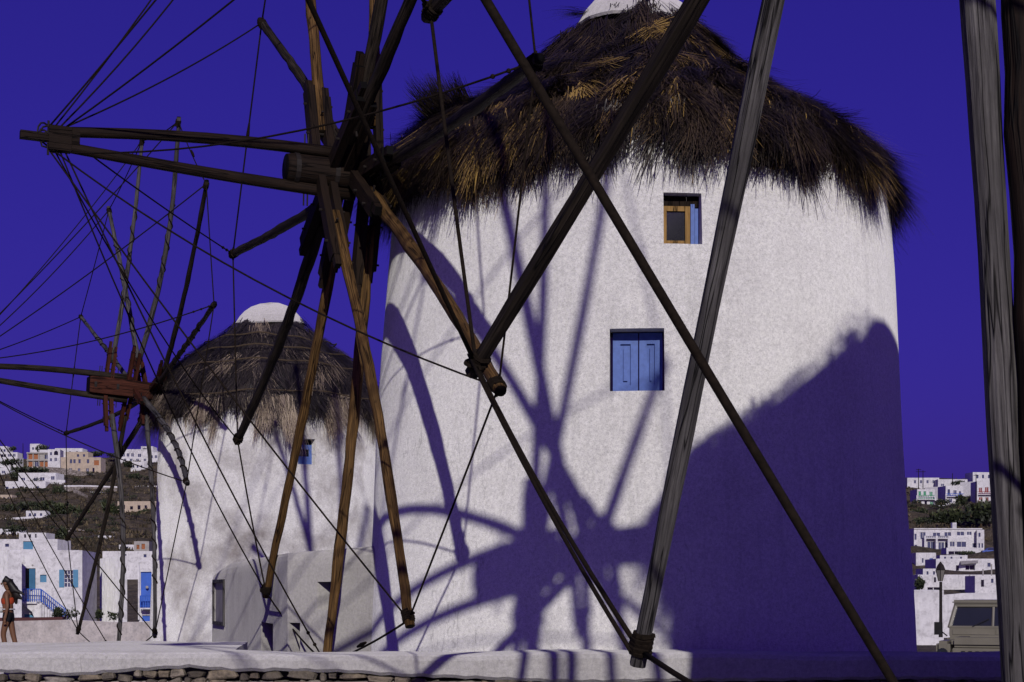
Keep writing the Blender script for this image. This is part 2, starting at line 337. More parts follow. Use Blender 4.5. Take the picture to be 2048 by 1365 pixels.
def windmill(spec):
    C = np.array(spec['c'] + (spec['base'],)); cx, cy = spec['c']; o = tuple(C)
    root = thing('windmill', o, spec['label'], 'windmill', 'thatched windmills in a row')
    zs_, rs_ = spec['prof']
    ph = spec.get('seed', 0)
    def Rad(z, al): return np.interp(z, zs_, rs_) + 0.012 * math.sin(3 * al + 1.3 * z + ph) + 0.008 * math.sin(7 * al - 2.1 * z)
    def W(al, z, r=None): r = Rad(z, al) if r is None else r; return np.array([cx + r * math.cos(al), cy + r * math.sin(al), z])
    # --- wall with real openings
    ops = []
    for (x0, x1, y0, y1, dep, kind) in spec['windows']:
        def hit(px, py):
            d = np.array([(px - 1024) / FPX, 1, (HOR - py) / FPX]); t = cy - 3
            for _ in range(30):
                r = np.interp(EYE + t * d[2], zs_, rs_); a = d[0] ** 2 + 1; b = -2 * (d[0] * cx + cy); c = cx * cx + cy * cy - r * r
                t = (-b - math.sqrt(max(b * b - 4 * a * c, 0))) / 2 / a
            p = d * t; return math.atan2(p[1] - cy, p[0] - cx) % (2 * PI), p[2] + EYE
        a0, z1 = hit(x0, (y0 + y1) / 2)[0], hit((x0 + x1) / 2, y0)[1]
        a1, z0 = hit(x1, (y0 + y1) / 2)[0], hit((x0 + x1) / 2, y1)[1]
        ops.append((a0, a1, z0, z1, dep, kind))
    als = set(np.linspace(0, 2 * PI, 97)[:-1]); zz = set(np.linspace(spec['base'], spec['wall_top'], 15))
    for (a0, a1, z0, z1, _, _) in ops:
        als = {a for a in als if not (a0 - .03 < a < a0 + .03 or a1 - .03 < a < a1 + .03)} | {a0, a1}
        zz = {z for z in zz if not (abs(z - z0) < .1 or abs(z - z1) < .1)} | {z0, z1}
    als = sorted(als); zz = sorted(zz); mb = MB(); n = len(als)
    idx = {}
    for i, z in enumerate(zz):
        for j, a in enumerate(als): idx[i, j] = len(mb.v); mb.v.append(tuple(W(a, z)))
    for i in range(len(zz) - 1):
        for j in range(n):
            am = als[j] + ((als[(j + 1) % n] - als[j]) % (2 * PI)) / 2; zm = (zz[i] + zz[i + 1]) / 2
            if any(a0 < am < a1 and z0 < zm < z1 for (a0, a1, z0, z1, _, _) in ops): continue
            q = (idx[i, j], idx[i, (j + 1) % n], idx[i + 1, (j + 1) % n], idx[i + 1, j]); mb.f.append(q)
            mb.uv += [(mb.v[k][0], mb.v[k][2]) for k in q]
    mb.f.append(tuple(idx[len(zz) - 1, j] for j in range(n))); mb.uv += [(0, 0)] * n
    rev = MB()
    frames = []
    for (a0, a1, z0, z1, dep, kind) in ops:
        am = (a0 + a1) / 2; inw = -np.array([math.cos(am), math.sin(am), 0])
        zc = [z for z in zz if z0 - 1e-6 <= z <= z1 + 1e-6]; ac = [a for a in als if a0 - 1e-6 <= a <= a1 + 1e-6]
        loop = [W(a0, z) for z in zc] + [W(a, z1) for a in ac[1:]] + [W(a1, z) for z in zc[::-1][1:]] + [W(a, z0) for a in ac[::-1][1:]]
        pl = W(am, (z0 + z1) / 2) + inw * dep
        inner = [p + inw * np.dot(pl - p, inw) for p in loop]
        for k in range(len(loop) - 1): rev.poly([loop[k], loop[k + 1], inner[k + 1], inner[k]])
        frames.append((W(a0, z0) + inw * np.dot(pl - W(a0, z0), inw), W(a1, z0) + inw * np.dot(pl - W(a1, z0), inw), z1 - z0, inw, kind))
    k0 = len(mb.v); mb.v += rev.v; mb.f += [tuple(i + k0 for i in f) for f in rev.f]; mb.uv += rev.uv
    wall = part(mb, 'wall', spec['plaster'], root, o, True)
    # keep the opening edges crisp
    wall.data.polygons.foreach_set('use_smooth', [k < len(wall.data.polygons) - len(rev.f) - 1 for k in range(len(wall.data.polygons))])
    # --- window fittings
    for (B0, B1, hh, inw, kind) in frames:
        u = nrm(B1 - B0); wdt = np.linalg.norm(B1 - B0); up = np.array([0, 0, 1.0])
        def pt(s, z, out=0.0): return B0 + u * s + up * z - inw * out
        def slab(m, s0, s1, z0, z1, o0, o1):
            m.beam(pt((s0 + s1) / 2, z0, (o0 + o1) / 2), pt((s0 + s1) / 2, z1, (o0 + o1) / 2), s1 - s0, o1 - o0, u)
        if kind == 'shutters':
            m = MB(); slab(m, 0, wdt, 0, hh, -.06, -.03); wp = part(m, 'window', 'glass_dark', root, o)
            for sgn, (s0, s1) in enumerate(((0.03, wdt * .52 - .006), (wdt * .52 + .006, wdt - .03))):
                m = MB(); slab(m, s0, s1, 0.0, hh - .012, 0, .035)
                sh = part(m, 'shutter', 'blue_paint', root, o)
                b = .072
                m = MB(); slab(m, s0, s0 + b, 0, hh - .012, .0355, .062); slab(m, s1 - b, s1, 0, hh - .012, .0355, .062); slab(m, s0 + b, s1 - b, 0, .085, .0355, .062); slab(m, s0 + b, s1 - b, hh - .12, hh - .012, .0355, .062)
                part(m, 'stiles', 'blue_paint', sh, o)
                m = MB(); slab(m, s0 + b + .03, s1 - b - .03, .125, hh - .16, .0355, .058); part(m, 'panel', 'blue_paint', sh, o)
                m = MB(); slab(m, s0 + .004, s0 + .02, .1, .16, .036, .05) if sgn == 0 else slab(m, s1 - .02, s1 - .004, .1, .16, .036, .05)
                part(m, 'hinge', 'iron', sh, o)
        elif kind == 'frame':
            m = MB(); slab(m, 0, wdt, 0, hh, -.09, -.06); wp = part(m, 'window', 'glass_dark', root, o)
            f = .048; w2 = wdt * .74; h2 = hh - .11; q0, q1 = .17, .215
            m = MB(); slab(m, 0.004, f, 0.006, h2, q0, q1); slab(m, w2 - f, w2, 0.006, h2, q0, q1); slab(m, f, w2 - f, 0.006, .006 + f, q0, q1); slab(m, f, w2 - f, h2 - f, h2, q0, q1)
            part(m, 'window_frame', 'wood_frame', wp, o)
            m = MB(); slab(m, f, w2 - f, .006 + f, h2 - f, q0 + .01, q0 + .02); part(m, 'pane', 'glass_dark', wp, o)
            m = MB(); slab(m, 0.004, wdt - .004, h2 + .002, hh - .004, q0 - .05, q0); part(m, 'shade_board', 'wood_dark', wp, o)  # added dark board, puts the shade of the gap above the frame into colour
            for e0, e1, e2 in ((w2 + .012, w2 + .05, .20), (w2 + .058, wdt - .004, .17)):
                m = MB(); slab(m, e0, e1, 0.004, h2 + .03, e2 - .08, e2 - .02); part(m, 'shutter', 'blue_paint', wp, o)
        elif kind == 'small':
            m = MB(); slab(m, 0, wdt, 0, hh, -.05, -.02); wp = part(m, 'window', 'glass_dark', root, o)
            m = MB(); slab(m, 0, wdt, 0, hh * .34, 0, .04); slab(m, 0, wdt, hh * .62, hh * .8, 0, .04); slab(m, wdt * .84, wdt, hh * .34, hh * .62, 0, .04)
            part(m, 'window_frame', 'blue_paint', wp, o)
    # --- thatched roof
    th = spec['theta']; ah = PI + th; tau = spec.get('tau', .03)
    pr, pz = np.array(spec['roof_r']), np.array(spec['roof_z']); ts = np.linspace(0, 1, len(pr)); hood = spec.get('hood', .35)
    def surf(al, t):
        al = np.asarray(al, float); t = np.asarray(t, float)
        r = np.interp(t, ts, pr); z = np.interp(t, ts, pz)
        da = (al - ah + PI) % (2 * PI) - PI; g = np.exp(-(da / .36) ** 2); s = np.clip((t - .2) / .4, 0, 1)
        r = r + hood * g * s + .05 * np.sin(5 * al + ph) * t + .03 * np.sin(11 * al + 9 * t)
        z = z + .05 * g * s + .04 * np.sin(4 * al + 2 * ph)
        return np.stack([cx + r * np.cos(al), cy + r * np.sin(al), z], -1)
    mb = MB(); na, nt_ = 72, 16
    G = [[surf(2 * PI * j / na, i / nt_ ) for j in range(na)] for i in range(nt_ + 1)]
    G = [[p - np.array([math.cos(2 * PI * j / na), math.sin(2 * PI * j / na), .6]) * .07 for j, p in enumerate(row)] for row in G]
    zin = G[-1][0][2]
    G.append([W(2 * PI * j / na, spec['wall_top'] - .35) for j in range(na)])
    for i in range(len(G) - 1):
        for j in range(na): mb.poly([G[i][j], G[i][(j + 1) % na], G[i + 1][(j + 1) % na], G[i + 1][j]])
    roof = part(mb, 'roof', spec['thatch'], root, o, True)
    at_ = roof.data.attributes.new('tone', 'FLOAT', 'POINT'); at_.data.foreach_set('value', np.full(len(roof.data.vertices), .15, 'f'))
    def tufts(nt, per, tlo, thi, Lm, fr, tone_lo, tone_hi, gold, lift, jit, W_, azc=None, azs=None, down=0.0, bendz=-.12, splay=.16, sx_=0.0):
        rr = []; 
        al = rng.uniform(0, 2 * PI, nt) if azc is None else rng.normal(azc, azs, nt)
        if azc is None:                                       # fewer on the far side
            keep = (np.sin(al) < .25) | (rng.random(nt) < .35); al = al[keep]
        nt = len(al)
        t = rng.uniform(0, 1, nt) ** .62 * (thi - tlo) + tlo
        P = surf(al, t); e = 1e-3
        T = surf(al, t + e) - surf(al, t - e); T /= np.linalg.norm(T, axis=1)[:, None]
        A = surf(al + e, t) - surf(al - e, t); A /= np.linalg.norm(A, axis=1)[:, None]
        Nn = np.cross(A, T); Nn *= np.sign((Nn * (P - np.array([cx, cy, spec['roof_z'][-1] - .5]))).sum(1))[:, None]
        rep = lambda x: np.repeat(x, per, axis=0)
        n_ = nt * per
        sidej = rep(rng.normal(sx_, jit, nt)) + rng.normal(0, splay, n_)
        lf = rep(np.abs(rng.normal(lift, lift * .5, nt))) + rng.normal(0, .07, n_)
        d = rep(T) + rep(A) * sidej[:, None] + rep(Nn) * lf[:, None]
        d[:, 2] -= down; d /= np.linalg.norm(d, axis=1)[:, None]
        rt = rep(P) + rep(A) * rng.normal(0, fr, n_)[:, None] + rep(T) * rng.normal(0, fr, n_)[:, None] + rep(Nn) * rng.normal(0, .02, n_)[:, None]
        L = rep(rng.uniform(.65, 1.2, nt)) * Lm * rng.uniform(.6, 1.15, n_)
        bend = np.zeros((n_, 3)); bend[:, 2] = bendz; bend += rng.normal(0, .09, (n_, 3)) + rep(rng.normal(0, .08, (nt, 3)))
        tn = rng.uniform(tone_lo, tone_hi, nt); g = rng.random(nt) < gold; tn[g] = rng.uniform(.72, 1.0, g.sum())
        tone = rep(tn) + rng.normal(0, .13, n_)
        return rt, d, rep(Nn), L, np.full(n_, W_) * rng.uniform(.6, 1.3, n_), bend, tone
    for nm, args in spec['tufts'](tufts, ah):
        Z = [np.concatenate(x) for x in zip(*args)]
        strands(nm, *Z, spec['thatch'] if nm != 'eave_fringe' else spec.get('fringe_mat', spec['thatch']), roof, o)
    # --- cap
    mb = MB(); cr, ch = spec['cap']; zc = spec['roof_z'][0] - .10; nA = 40; prof = [(1.0, -.06), (1.03, 0), (.98, .14), (.9, .34), (.76, .58), (.56, .8), (.3, .95), (.0, 1.0)]
    for i in range(len(prof) - 1):
        for j in range(nA):
            q = []
            for (ii, jj) in ((i, j), (i, j + 1), (i + 1, j + 1), (i + 1, j)):
                f, z = prof[ii]; a = 2 * PI * (jj % nA) / nA; f2 = f * (1 + .02 * math.sin(3 * a) + .012 * math.sin(17 * a) + .01 * ((jj % nA) % 2))
                q.append((cx + cr * f2 * math.cos(a), cy + cr * f2 * math.sin(a), zc + ch * z + .03 * math.sin(2 * a + ph)))
            mb.poly(q)
    part(mb, 'roof_cap', 'plaster_cap', root, o)
    # --- windshaft, spars, bowsprit, ropes
    a = np.array([-math.cos(th) * math.cos(tau), -math.sin(th) * math.cos(tau), math.sin(tau)])
    w = np.array([-math.sin(th), math.cos(th), 0]); u = np.cross(w, a); u = u if u[2] > 0 else -u
    hub = np.array(spec['hub']); rsh = spec['shaft_r']; s0, s1 = spec['shaft']
    mb = MB(); mb.tube([hub + a * s0, hub + a * (s0 * .5 + s1 * .5), hub + a * (s1 - .05), hub + a * s1], [rsh * .95, rsh, rsh, rsh * .93], 16, spec.get('shaft_sq', 0), roll=PI / 4 if spec.get('shaft_sq') else 0)
    shaft = part(mb, 'windshaft', spec['hubwood'], root, o, not spec.get('shaft_sq'))
    for s_ in (s1 - .08, s1 - .5, s0 * .4):
        mb = MB(); mb.tube([hub + a * s_, hub + a * (s_ - .05)], rsh * 1.06, 16); part(mb, 'iron_band', 'iron', shaft, o)
    tips = []
    bt = spec['tip_st']
    for k in range(12):
        phi = spec['phi0'] + k * PI / 6; st = spec['stations'][k % 6]
        dirn = math.cos(phi) * w - math.sin(phi) * u
        tip = spec['tips'].get(k)
        if tip is not None: tip = ray_plane(tip[0], tip[1], hub + a * spec['tip_plane'].get(k, bt), a)
        else: tip = hub + dirn * spec['r'] * (1 + .02 * math.sin(k * 5.1)) + a * bt
        root_p = hub + a * st
        v = tip - root_p; L = np.linalg.norm(v); dn = v / L
        A = root_p + dn * .12
        rad = spec['spar_r'] * (1 + .08 * math.sin(k * 2.7))
        bow = spec['bow'] * math.sin(k * 1.9 + ph); bv = nrm(np.cross(dn, w if abs(np.dot(dn, w)) < .8 else u))
        tt = np.linspace(0.10, 1, 26)
        pts = [root_p + v * t - a * spec['belly'] * math.sin(PI * t) + bv * bow * math.sin(PI * t) + rng.normal(size=3) * rad * spec.get('rough', .06) for t in tt]
        mb = MB(); mb.tube(pts, [rad * (1.12 - .3 * t) * (1 + .05 * math.sin(23 * t + k) + rng.normal(0, spec.get('rough', .06) * .5)) for t in tt], 12, spec.get('spar_sq', .35), roll=k * .4 * spec.get('rollk', 1))
        sp = part(mb, 'spar', spec['sparwood'](k), root, o, spec.get('rollk', 1) > 0)
        # splice boards next to the shaft
        sl = spec['splice']; mat_ = spec['hubwood']; side = nrm(np.cross(dn, a))
        for sgn, ln, ww in ((1, sl, 1.25), (-1, sl * .86, 1.0)):
            mb = MB(); P0 = root_p + dn * .02; P1 = root_p + dn * ln
            mb.beam(P0, P1, rad * 1.5, rad * 2.1 * ww, a, a * sgn * rad * 1.28 - side * .3 * rad * sgn)
            mb.beam(P1, P1 + dn * .12, rad * 1.2, rad * 1.2 * ww, a, a * sgn * rad * 1.2 - side * .75 * rad * sgn)
            part(mb, 'splice_board', mat_, sp, o)
        for q in (.45, .8):
            mb = MB(); mb.tube([root_p + dn * sl * q - a * rad * 2.6, root_p + dn * sl * q + a * rad * 2.6], .012, 6); part(mb, 'bolt', 'iron', sp, o)
        mb = MB(); mb.tube([root_p + dn * sl * .62 - side * rad * 2.2, root_p + dn * sl * .62 + side * rad * 2.2], .012, 6); part(mb, 'bolt', 'iron', sp, o)
        mb = MB(); rt_ = rad * .84
        coil(mb, tip - dn * .16, dn, rt_ * 1.15, spec['rope_r'] * 1.1, 5, .022); knot(mb, tip - dn * .10, rt_ * 1.15, spec['rope_r'] * .9, spec.get('knot', 3))
        mb.tube([tip - dn * .08 - side * rt_ * 1.7, tip - dn * .08 + side * rt_ * 1.7], rt_ * .3, 6)
        part(mb, 'lashing', 'rope_dark' if spec['dark_rope'] else 'rope', sp, o)
        if k in spec['wrapped']:
            mb = MB(); lo, hi = spec['wrapped'][k]
            i0, i1 = lo * L, hi * L; npt = 60; pts2 = []
            for i in range(npt + 1):
                q = (i0 + (i1 - i0) * i / npt) / L
                c = root_p + v * q - a * spec['belly'] * math.sin(PI * q) + bv * bow * math.sin(PI * q)
                ang = 2 * PI * (i1 - i0) * (q - lo) / (hi - lo) / .42
                pts2.append(c + (math.cos(ang) * side + math.sin(ang) * a) * rad * 1.12)
            mb.tube(pts2, .013, 5); part(mb, 'wrapped_cord', 'rope_dark', sp, o)
        tips.append(tip - dn * .07)
    for (x0, y0, x1, y1, stn, mm_) in spec.get('extra_poles', ()):
        A_ = ray_plane(x0, y0, hub + a * stn, a); B_ = ray_plane(x1, y1, hub + a * stn, a)
        mb = MB(); mb.tube([A_ + (B_ - A_) * t + rng.normal(size=3) * .004 for t in np.linspace(0, 1, 22)], .052, 12, .55, roll=.4); part(mb, 'spar', mm_, root, o, True)
    # bowsprit: two poles bolted to the shaft and meeting in a block
    tipb = hub + a * spec['bow_st'] + np.array([0, 0, spec.get('bow_dz', 0)])
    ax = nrm(tipb - hub); blk = tipb - ax * .27
    for sgn in (1, -1):
        mb = MB(); e0 = hub + a * (s1 - .75) + u * sgn * (rsh + .055); e1 = blk + u * sgn * .06
        pts = [e0 + (e1 - e0) * t + u * (.04 * sgn + .02) * math.sin(PI * t) for t in np.linspace(0, 1, 9)]
        mb.tube(pts, [.062 - .012 * t for t in np.linspace(0, 1, 9)], 10, .5)
        bp = part(mb, 'bowsprit_pole', spec['bowwood'], root, o, True)
        for s_ in (s1 - .20, s1 - .24, s1 - .55):
            mb = MB(); mb.tube([hub + a * s_ + u * sgn * rsh * .9, hub + a * s_ + u * sgn * (rsh + .22)], .009, 5); part(mb, 'bolt', 'iron', bp, o)
    mb = MB(); mb.beam(blk - ax * .30, blk - ax * .02, .10, .16, w, u * .03); mb.beam(blk - ax * .22, blk, .12, .24, w); mb.beam(blk, tipb, .09, .075, w)
    bk = part(mb, 'bowsprit_block', spec['bowwood'], root, o)
    mb = MB(); mb.tube([blk - u * .17, blk + u * .17], .012, 6); mb.tube([blk - ax * .02 - u * .14, blk - ax * .2 - u * .12], .01, 6); knot(mb, blk, .12, .01, 4)
    part(mb, 'lashing', 'iron', bk, o)
    rr = spec['rope_r']; rm = 'rope_dark' if spec['dark_rope'] else 'rope'
    for k in range(12):
        q = blk - ax * (.02 + .05 * (k % 4)) + u * (.13 if math.sin(spec['phi0'] + k * PI / 6) < 0 else -.13)
        sag = spec['sag'] * (0.2 + 1.2 * abs(math.sin(k * 2.3)))
        if k not in spec.get('skip_stay', ()):
            se = spec.get('stay_end', {}).get(k); te = tips[k] if se is None else ray_plane(se[0], se[1], hub + a * bt, a)
            mb = MB(); mb.tube(rope_pts(q, te, sag, 14), rr * spec['stay_f'], 6); stay = part(mb, 'stay_rope', rm, root, o, True)
            if k % 3 == 0:
                for t in np.linspace(.03, .12, 3):
                    mb = MB(); tq = 1 - t * .6; mb.ball(q + (tips[k] - q) * tq - np.array([0, 0, sag * 4 * tq * (1 - tq)]), rr * 2.0, 6, 4); part(mb, 'rope_knot', rm, stay, o)
        k2 = (k + 1) % 12
        mb = MB(); mb.tube(rope_pts(tips[k], tips[k2], spec['rim_sag'] * (1 + math.sin(k)), 8), rr, 6)
        rim = part(mb, 'rim_rope', rm, root, o, True)
        if k in spec.get('double_rim', ()):
            mb = MB(); e = a * .05; mb.tube(rope_pts(tips[k] + e + u * .06, tips[k2] + e, .05, 8), rr * .9, 6); part(mb, 'rim_rope', rm, root, o, True)
        if k % 4 == 3:
            mb = MB(); mb.tube([tips[k] + (tips[k2] - tips[k]) * t for t in (.42, .47, .52)], [rr * 1.2, rr * 2.2, rr * 1.2], 6); part(mb, 'splice', rm, rim, o)
    return dict(root=root, hub=hub, a=a, w=w, u=u, tips=tips)

def tufts_near(mul, per, W_, wild=True):
    def f(tf, ah):
        body = [tf(int(1050 * mul), per, .0, .98, .50 if wild else .26, .055 if wild else .16, .0, .52, .06, .10 if wild else .015, .34, W_, sx_=-.12, splay=.11),
                tf(int(300 * mul), per // 2, .0, .9, .42 if wild else .24, .06 if wild else .16, .2, .75, .16, .2 if wild else .02, .5, W_ * .8, splay=.14),
                tf(int(60 * mul), per, -.02, .12, .35, .07, .1, .5, .1, .12 if wild else .03, .5, W_ * .9)]
        fringe = [tf(int(260 * mul), per, .86, 1.0, .42, .07, .08, .5, .08, .06, .22, W_ * .9, down=.75, bendz=-.15, sx_=-.14),
                  tf(int(110 * mul), per // 4, .95, 1.0, .62, .08, .25, .6, .1, .05, .35, W_ * .65, down=.7, bendz=-.1, splay=.2, sx_=-.25)]
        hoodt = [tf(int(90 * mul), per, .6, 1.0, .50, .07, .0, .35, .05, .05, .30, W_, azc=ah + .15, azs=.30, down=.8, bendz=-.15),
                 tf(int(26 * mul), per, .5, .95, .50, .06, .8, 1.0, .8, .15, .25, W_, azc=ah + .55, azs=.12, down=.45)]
        if wild: hoodt.append(tf(13, per, .42, .60, .34, .05, .05, .3, .0, 1.6, .7, W_ * .7, azc=ah + .12, azs=.10, down=-.9, bendz=.1, splay=.3))
        return [('straw', body), ('eave_fringe', fringe), ('hood_straw', hoodt)]
    return f
def tufts_old(tf, ah):
    body = [tf(620, 60, .0, .93, .55, .08, .10, .55, .03, .05, .22, .013), tf(120, 30, .0, .9, .4, .08, .3, .7, .1, .12, .4, .011)]
    fringe = []
    for k in range(34):                                           # scalloped bundles under the binding rope
        az = 2 * PI * (k + .25 * random.random()) / 34
        if math.sin(az) < .35: fringe.append(tf(7, 80, .99, 1.03, .66 * (.75 + .45 * random.random()), .045, .40, .85, .25, .03, .04, .012, azc=az, azs=.035, down=1.8, bendz=-.1, splay=.05))
    fringe.append(tf(420, 40, .97, 1.02, .32, .05, .45, .9, .2, .04, .08, .012, down=1.6, bendz=-.1, splay=.08))
    hoodt = [tf(50, 50, .5, 1.0, .40, .07, .05, .4, .05, .05, .3, .012, azc=ah, azs=.25, down=.9)]
    return [('straw', body), ('eave_fringe', fringe), ('hood_straw', hoodt)]

ROOF_R = [.60, 1.10, 1.59, 2.09, 2.41, 2.61, 2.75, 2.77]; ROOF_Z = [8.05, 7.51, 7.14, 6.83, 6.63, 6.43, 6.26, 6.18]
PROF = ([-1.0, 0.0, 1.0, 3.0, 5.2, 6.6], [3.14, 3.09, 3.037, 2.93, 2.809, 2.70])
mill2 = windmill(dict(
    label='large white windmill with brown thatch, blue shuttered window and a mill shadow across its wall', c=(1.41, 19.15), base=-.4, prof=PROF, wall_top=6.12, plaster='plaster_mill', seed=.4,
    windows=[(1219, 1331, 657, 782, .29, 'shutters'), (1327, 1404, 386, 488, .32, 'frame')],
    theta=.389, tau=.020, roof_r=ROOF_R, roof_z=ROOF_Z, hood=.06, thatch='thatch_brown', tufts=tufts_near(1.0, 90, .012), cap=(.68, .46),
    hub=(-1.80, 17.975, 6.056), shaft_r=.155, shaft=(-1.6, .60), hubwood='wood_dark', phi0=-.047, r=5.2, tip_st=0, tip_plane={},
    stations=[-.25, .05, -.08, -.35, .18, -.18],
    tips={11: (521, 42), 0: (463, 510), 1: (473, 886), 2: (530, 1194), 4: (820, 1254), 5: (1002, 782), 6: (1078, 118)},
    spar_r=.057, sparwood=lambda k: 'wood_brown' if k in (2, 3, 4, 9, 10, 5) else 'wood_darkpole', bow=.03, belly=.05, splice=1.15, rope_r=.0105, dark_rope=True, wrapped={},
    bow_st=3.27, bow_dz=.02, bowwood='wood_dark', sag=.16, rim_sag=.03, stay_f=.85, knot=4))
mill1 = windmill(dict(
    label='smaller white windmill with dark banded thatch, flaking plaster and red-brown windshaft', c=(-4.80, 33.85), base=-1.2, prof=([-1.5, 0, 1.0, 4.4, 6.0], [2.40, 2.36, 2.32, 2.18, 2.1]), wall_top=5.3, plaster='plaster_old', seed=2.1,
    windows=[(596, 631, 878, 929, .25, 'small')],
    theta=.474, tau=.06, roof_r=[.62, 1.0, 1.42, 1.86, 2.08, 2.18, 2.20], roof_z=[7.05, 6.72, 6.38, 6.0, 5.72, 5.48, 5.32], hood=.04, thatch='thatch_old', fringe_mat='thatch_fringe', tufts=tufts_old, cap=(.66, .42),
    hub=(-7.36, 32.54, 5.53), shaft_r=.16, shaft=(-1.2, .72), shaft_sq=.9, hubwood='wood_red', phi0=.104, r=5.2, tip_st=0, tip_plane={},
    stations=[-.50, -.62, -.08, .35, -.34, -.2],
    tips={11: (160, 632), 0: (130, 868), 1: (133, 1080), 2: (155, 1268), 4: (310, 1275), 5: (375, 968), 6: (430, 607), 7: (414, 362), 8: (358, 235), 9: (285, 275), 10: (217, 415)},
    spar_r=.043, sparwood=lambda k: 'wood_grey' if k in (3, 4, 5, 8, 9, 10, 11) else 'wood_darkpole', bow=.10, belly=.10, splice=.75, rope_r=.0105, dark_rope=True,
    wrapped={9: (.35, .7), 10: (.3, .8), 3: (.45, .9), 4: (.3, .8), 5: (.3, .9), 6: (.3, .8), 8: (.4, .7), 11: (.3, .7)},
    bow_st=3.5, bowwood='wood_darkpole', sag=.12, rim_sag=.03, stay_f=1.0, knot=3))
mill3 = windmill(dict(
    label='windmill beside the camera, mostly out of view, with thick weathered grey spars', c=(5.37, 7.52), base=0.0, prof=PROF, wall_top=6.12, plaster='plaster_mill', seed=1.1, windows=[],
    theta=.366, tau=.06, roof_r=[.50, .98, 1.45, 1.92, 2.34, 2.62, 2.80, 2.84], roof_z=[8.38, 7.88, 7.38, 6.92, 6.58, 6.33, 6.14, 6.06], hood=.2, thatch='thatch_brown', tufts=tufts_near(.5, 40, .02, False), cap=(.56, .36),
    hub=(2.176, 6.298, EYE + 4.459), shaft_r=.18, shaft=(-1.6, 1.3), hubwood='wood_dark', phi0=.187, r=5.12, tip_st=.66, tip_plane={0: .83, 1: .74, 2: .63},
    stations=[.50, .17, .80, .78, .35, .1], tips={0: (853, 36), 1: (943, 748), 2: (1275, 1330), 3: (2052, 1720)}, stay_end={3: (2000, 1720)}, extra_poles=[(1998, -900, 2112, 1700, .60, 'wood_dark')], skip_stay=(2,), double_rim=(1,),
    rough=.012, rollk=0, spar_r=.047, spar_sq=.9, sparwood=lambda k: 'wood_darkpole' if k in (0, 1) else 'wood_grey', bow=.03, belly=.02, splice=.7, rope_r=.013, dark_rope=True, wrapped={},
    bow_st=4.70, bowwood='wood_dark', sag=.02, rim_sag=.03, stay_f=1.15, knot=9))

# binding ropes around the old thatch
def ring(parent, o, cx, cy, r, z, name, material, rad=.014, tilt=.04, a0=0, a1=2 * PI):
    mb = MB(); pts = [np.array([cx + r * math.cos(t) * (1 + .01 * math.sin(9 * t)), cy + r * math.sin(t), z + tilt * math.sin(3 * t + z) + .02 * math.sin(11 * t)]) for t in np.linspace(a0, a1, 60)]
    mb.tube(pts, rad, 5); return part(mb, name, material, parent, o)
for r, z in ((1.30, 6.56), (1.68, 6.28), (2.04, 5.97), (2.38, 5.36)):
    ring(mill1['root'], (-4.8, 33.85, -1.2), -4.8, 33.85, r, z, 'binding_rope', 'rope')

# ------------------------------------------------------------------ paved terrace in front of the town
mb = MB()
xs = np.linspace(-16, 18, 18); yy = np.linspace(-14, 62, 20)
for i in range(len(yy) - 1):
    for j in range(len(xs) - 1):
        mb.poly([(x, y, float(terrain(x, y)) + .012) for x, y in ((xs[j], yy[i]), (xs[j + 1], yy[i]), (xs[j + 1], yy[i + 1]), (xs[j], yy[i + 1]))])
tag(mb.build('pavement', 'plaster_grey', smooth=True), kind='structure')

# stone retaining wall with whitewashed coping in front of the mills
NEAR = 15.2
WT = EYE - .545
retw = thing('stone_wall', (0, NEAR, 0), 'long stone retaining wall with a thick whitewashed coping below the mills', 'wall')
ro = (0, NEAR, 0)
mb = MB()                                                      # coping with an uneven lower lip
X0, X1 = -5.6, 7.5; n = 140
cx_ = np.linspace(X0, X1, n)
def lip(x):
    px = 1024 + x / NEAR * FPX
    y = np.interp(px, [-300, 0, 150, 260, 380, 470, 560, 700, 800, 900, 1000, 1200, 1640, 2600], [1346, 1344, 1351, 1343, 1337, 1344, 1341, 1345, 1354, 1357, 1360, 1366, 1360, 1362])
    return EYE - (y + 1.5 * math.sin(px * .11) + 1.2 * math.sin(px * .31) - HOR) / FPX * NEAR
def topz(x):
    return WT + .012 * math.sin(x * 1.3) + .006 * math.sin(x * 4.1)
def back(x): return np.interp(x, [-5.6, -2.85, -2.6, 7.5], [3.6, 3.3, .75, .75])
for i in range(n - 1):
    xa, xb = cx_[i], cx_[i + 1]
    prof = lambda x: [(x, NEAR - .02, lip(x)), (x, NEAR - .075, lip(x) + .03), (x, NEAR - .08, topz(x) - .05), (x, NEAR - .055, topz(x) - .015), (x, NEAR + .0, topz(x)), (x, NEAR + back(x), topz(x) + .0), (x, NEAR + back(x), -.6)]
    pa, pb = prof(xa), prof(xb)
    for k in range(len(pa) - 1): mb.poly([pa[k], pb[k], pb[k + 1], pa[k + 1]])
part(mb, 'coping', 'plaster_coping', retw, ro, True)
mb = MB(); mb.box(X0, X1, NEAR + .03, NEAR + .5, -.5, WT - .25); part(mb, 'mortar_core', 'rubble', retw, ro)
def rough_stone(c, hx, hy, hz):
    m = MB(); m.ball((0, 0, 0), 1.0, 10, 7); ph_ = rng.uniform(0, 6, 3); tilt = rng.normal(0, .12); V = []
    for p in m.v:
        q = np.sign(p) * np.abs(np.array(p)) ** rng.uniform(.50, .62)
        q = q * (1 + .10 * math.sin(4 * p[0] + ph_[0]) + .10 * math.sin(5 * p[2] + ph_[1]))
        x_, z_ = q[0] * hx, q[2] * hz
        V.append(tuple(np.array(c) + np.array([x_ * math.cos(tilt) - z_ * math.sin(tilt), q[1] * hy, x_ * math.sin(tilt) + z_ * math.cos(tilt)])))
    m.v = V; return m
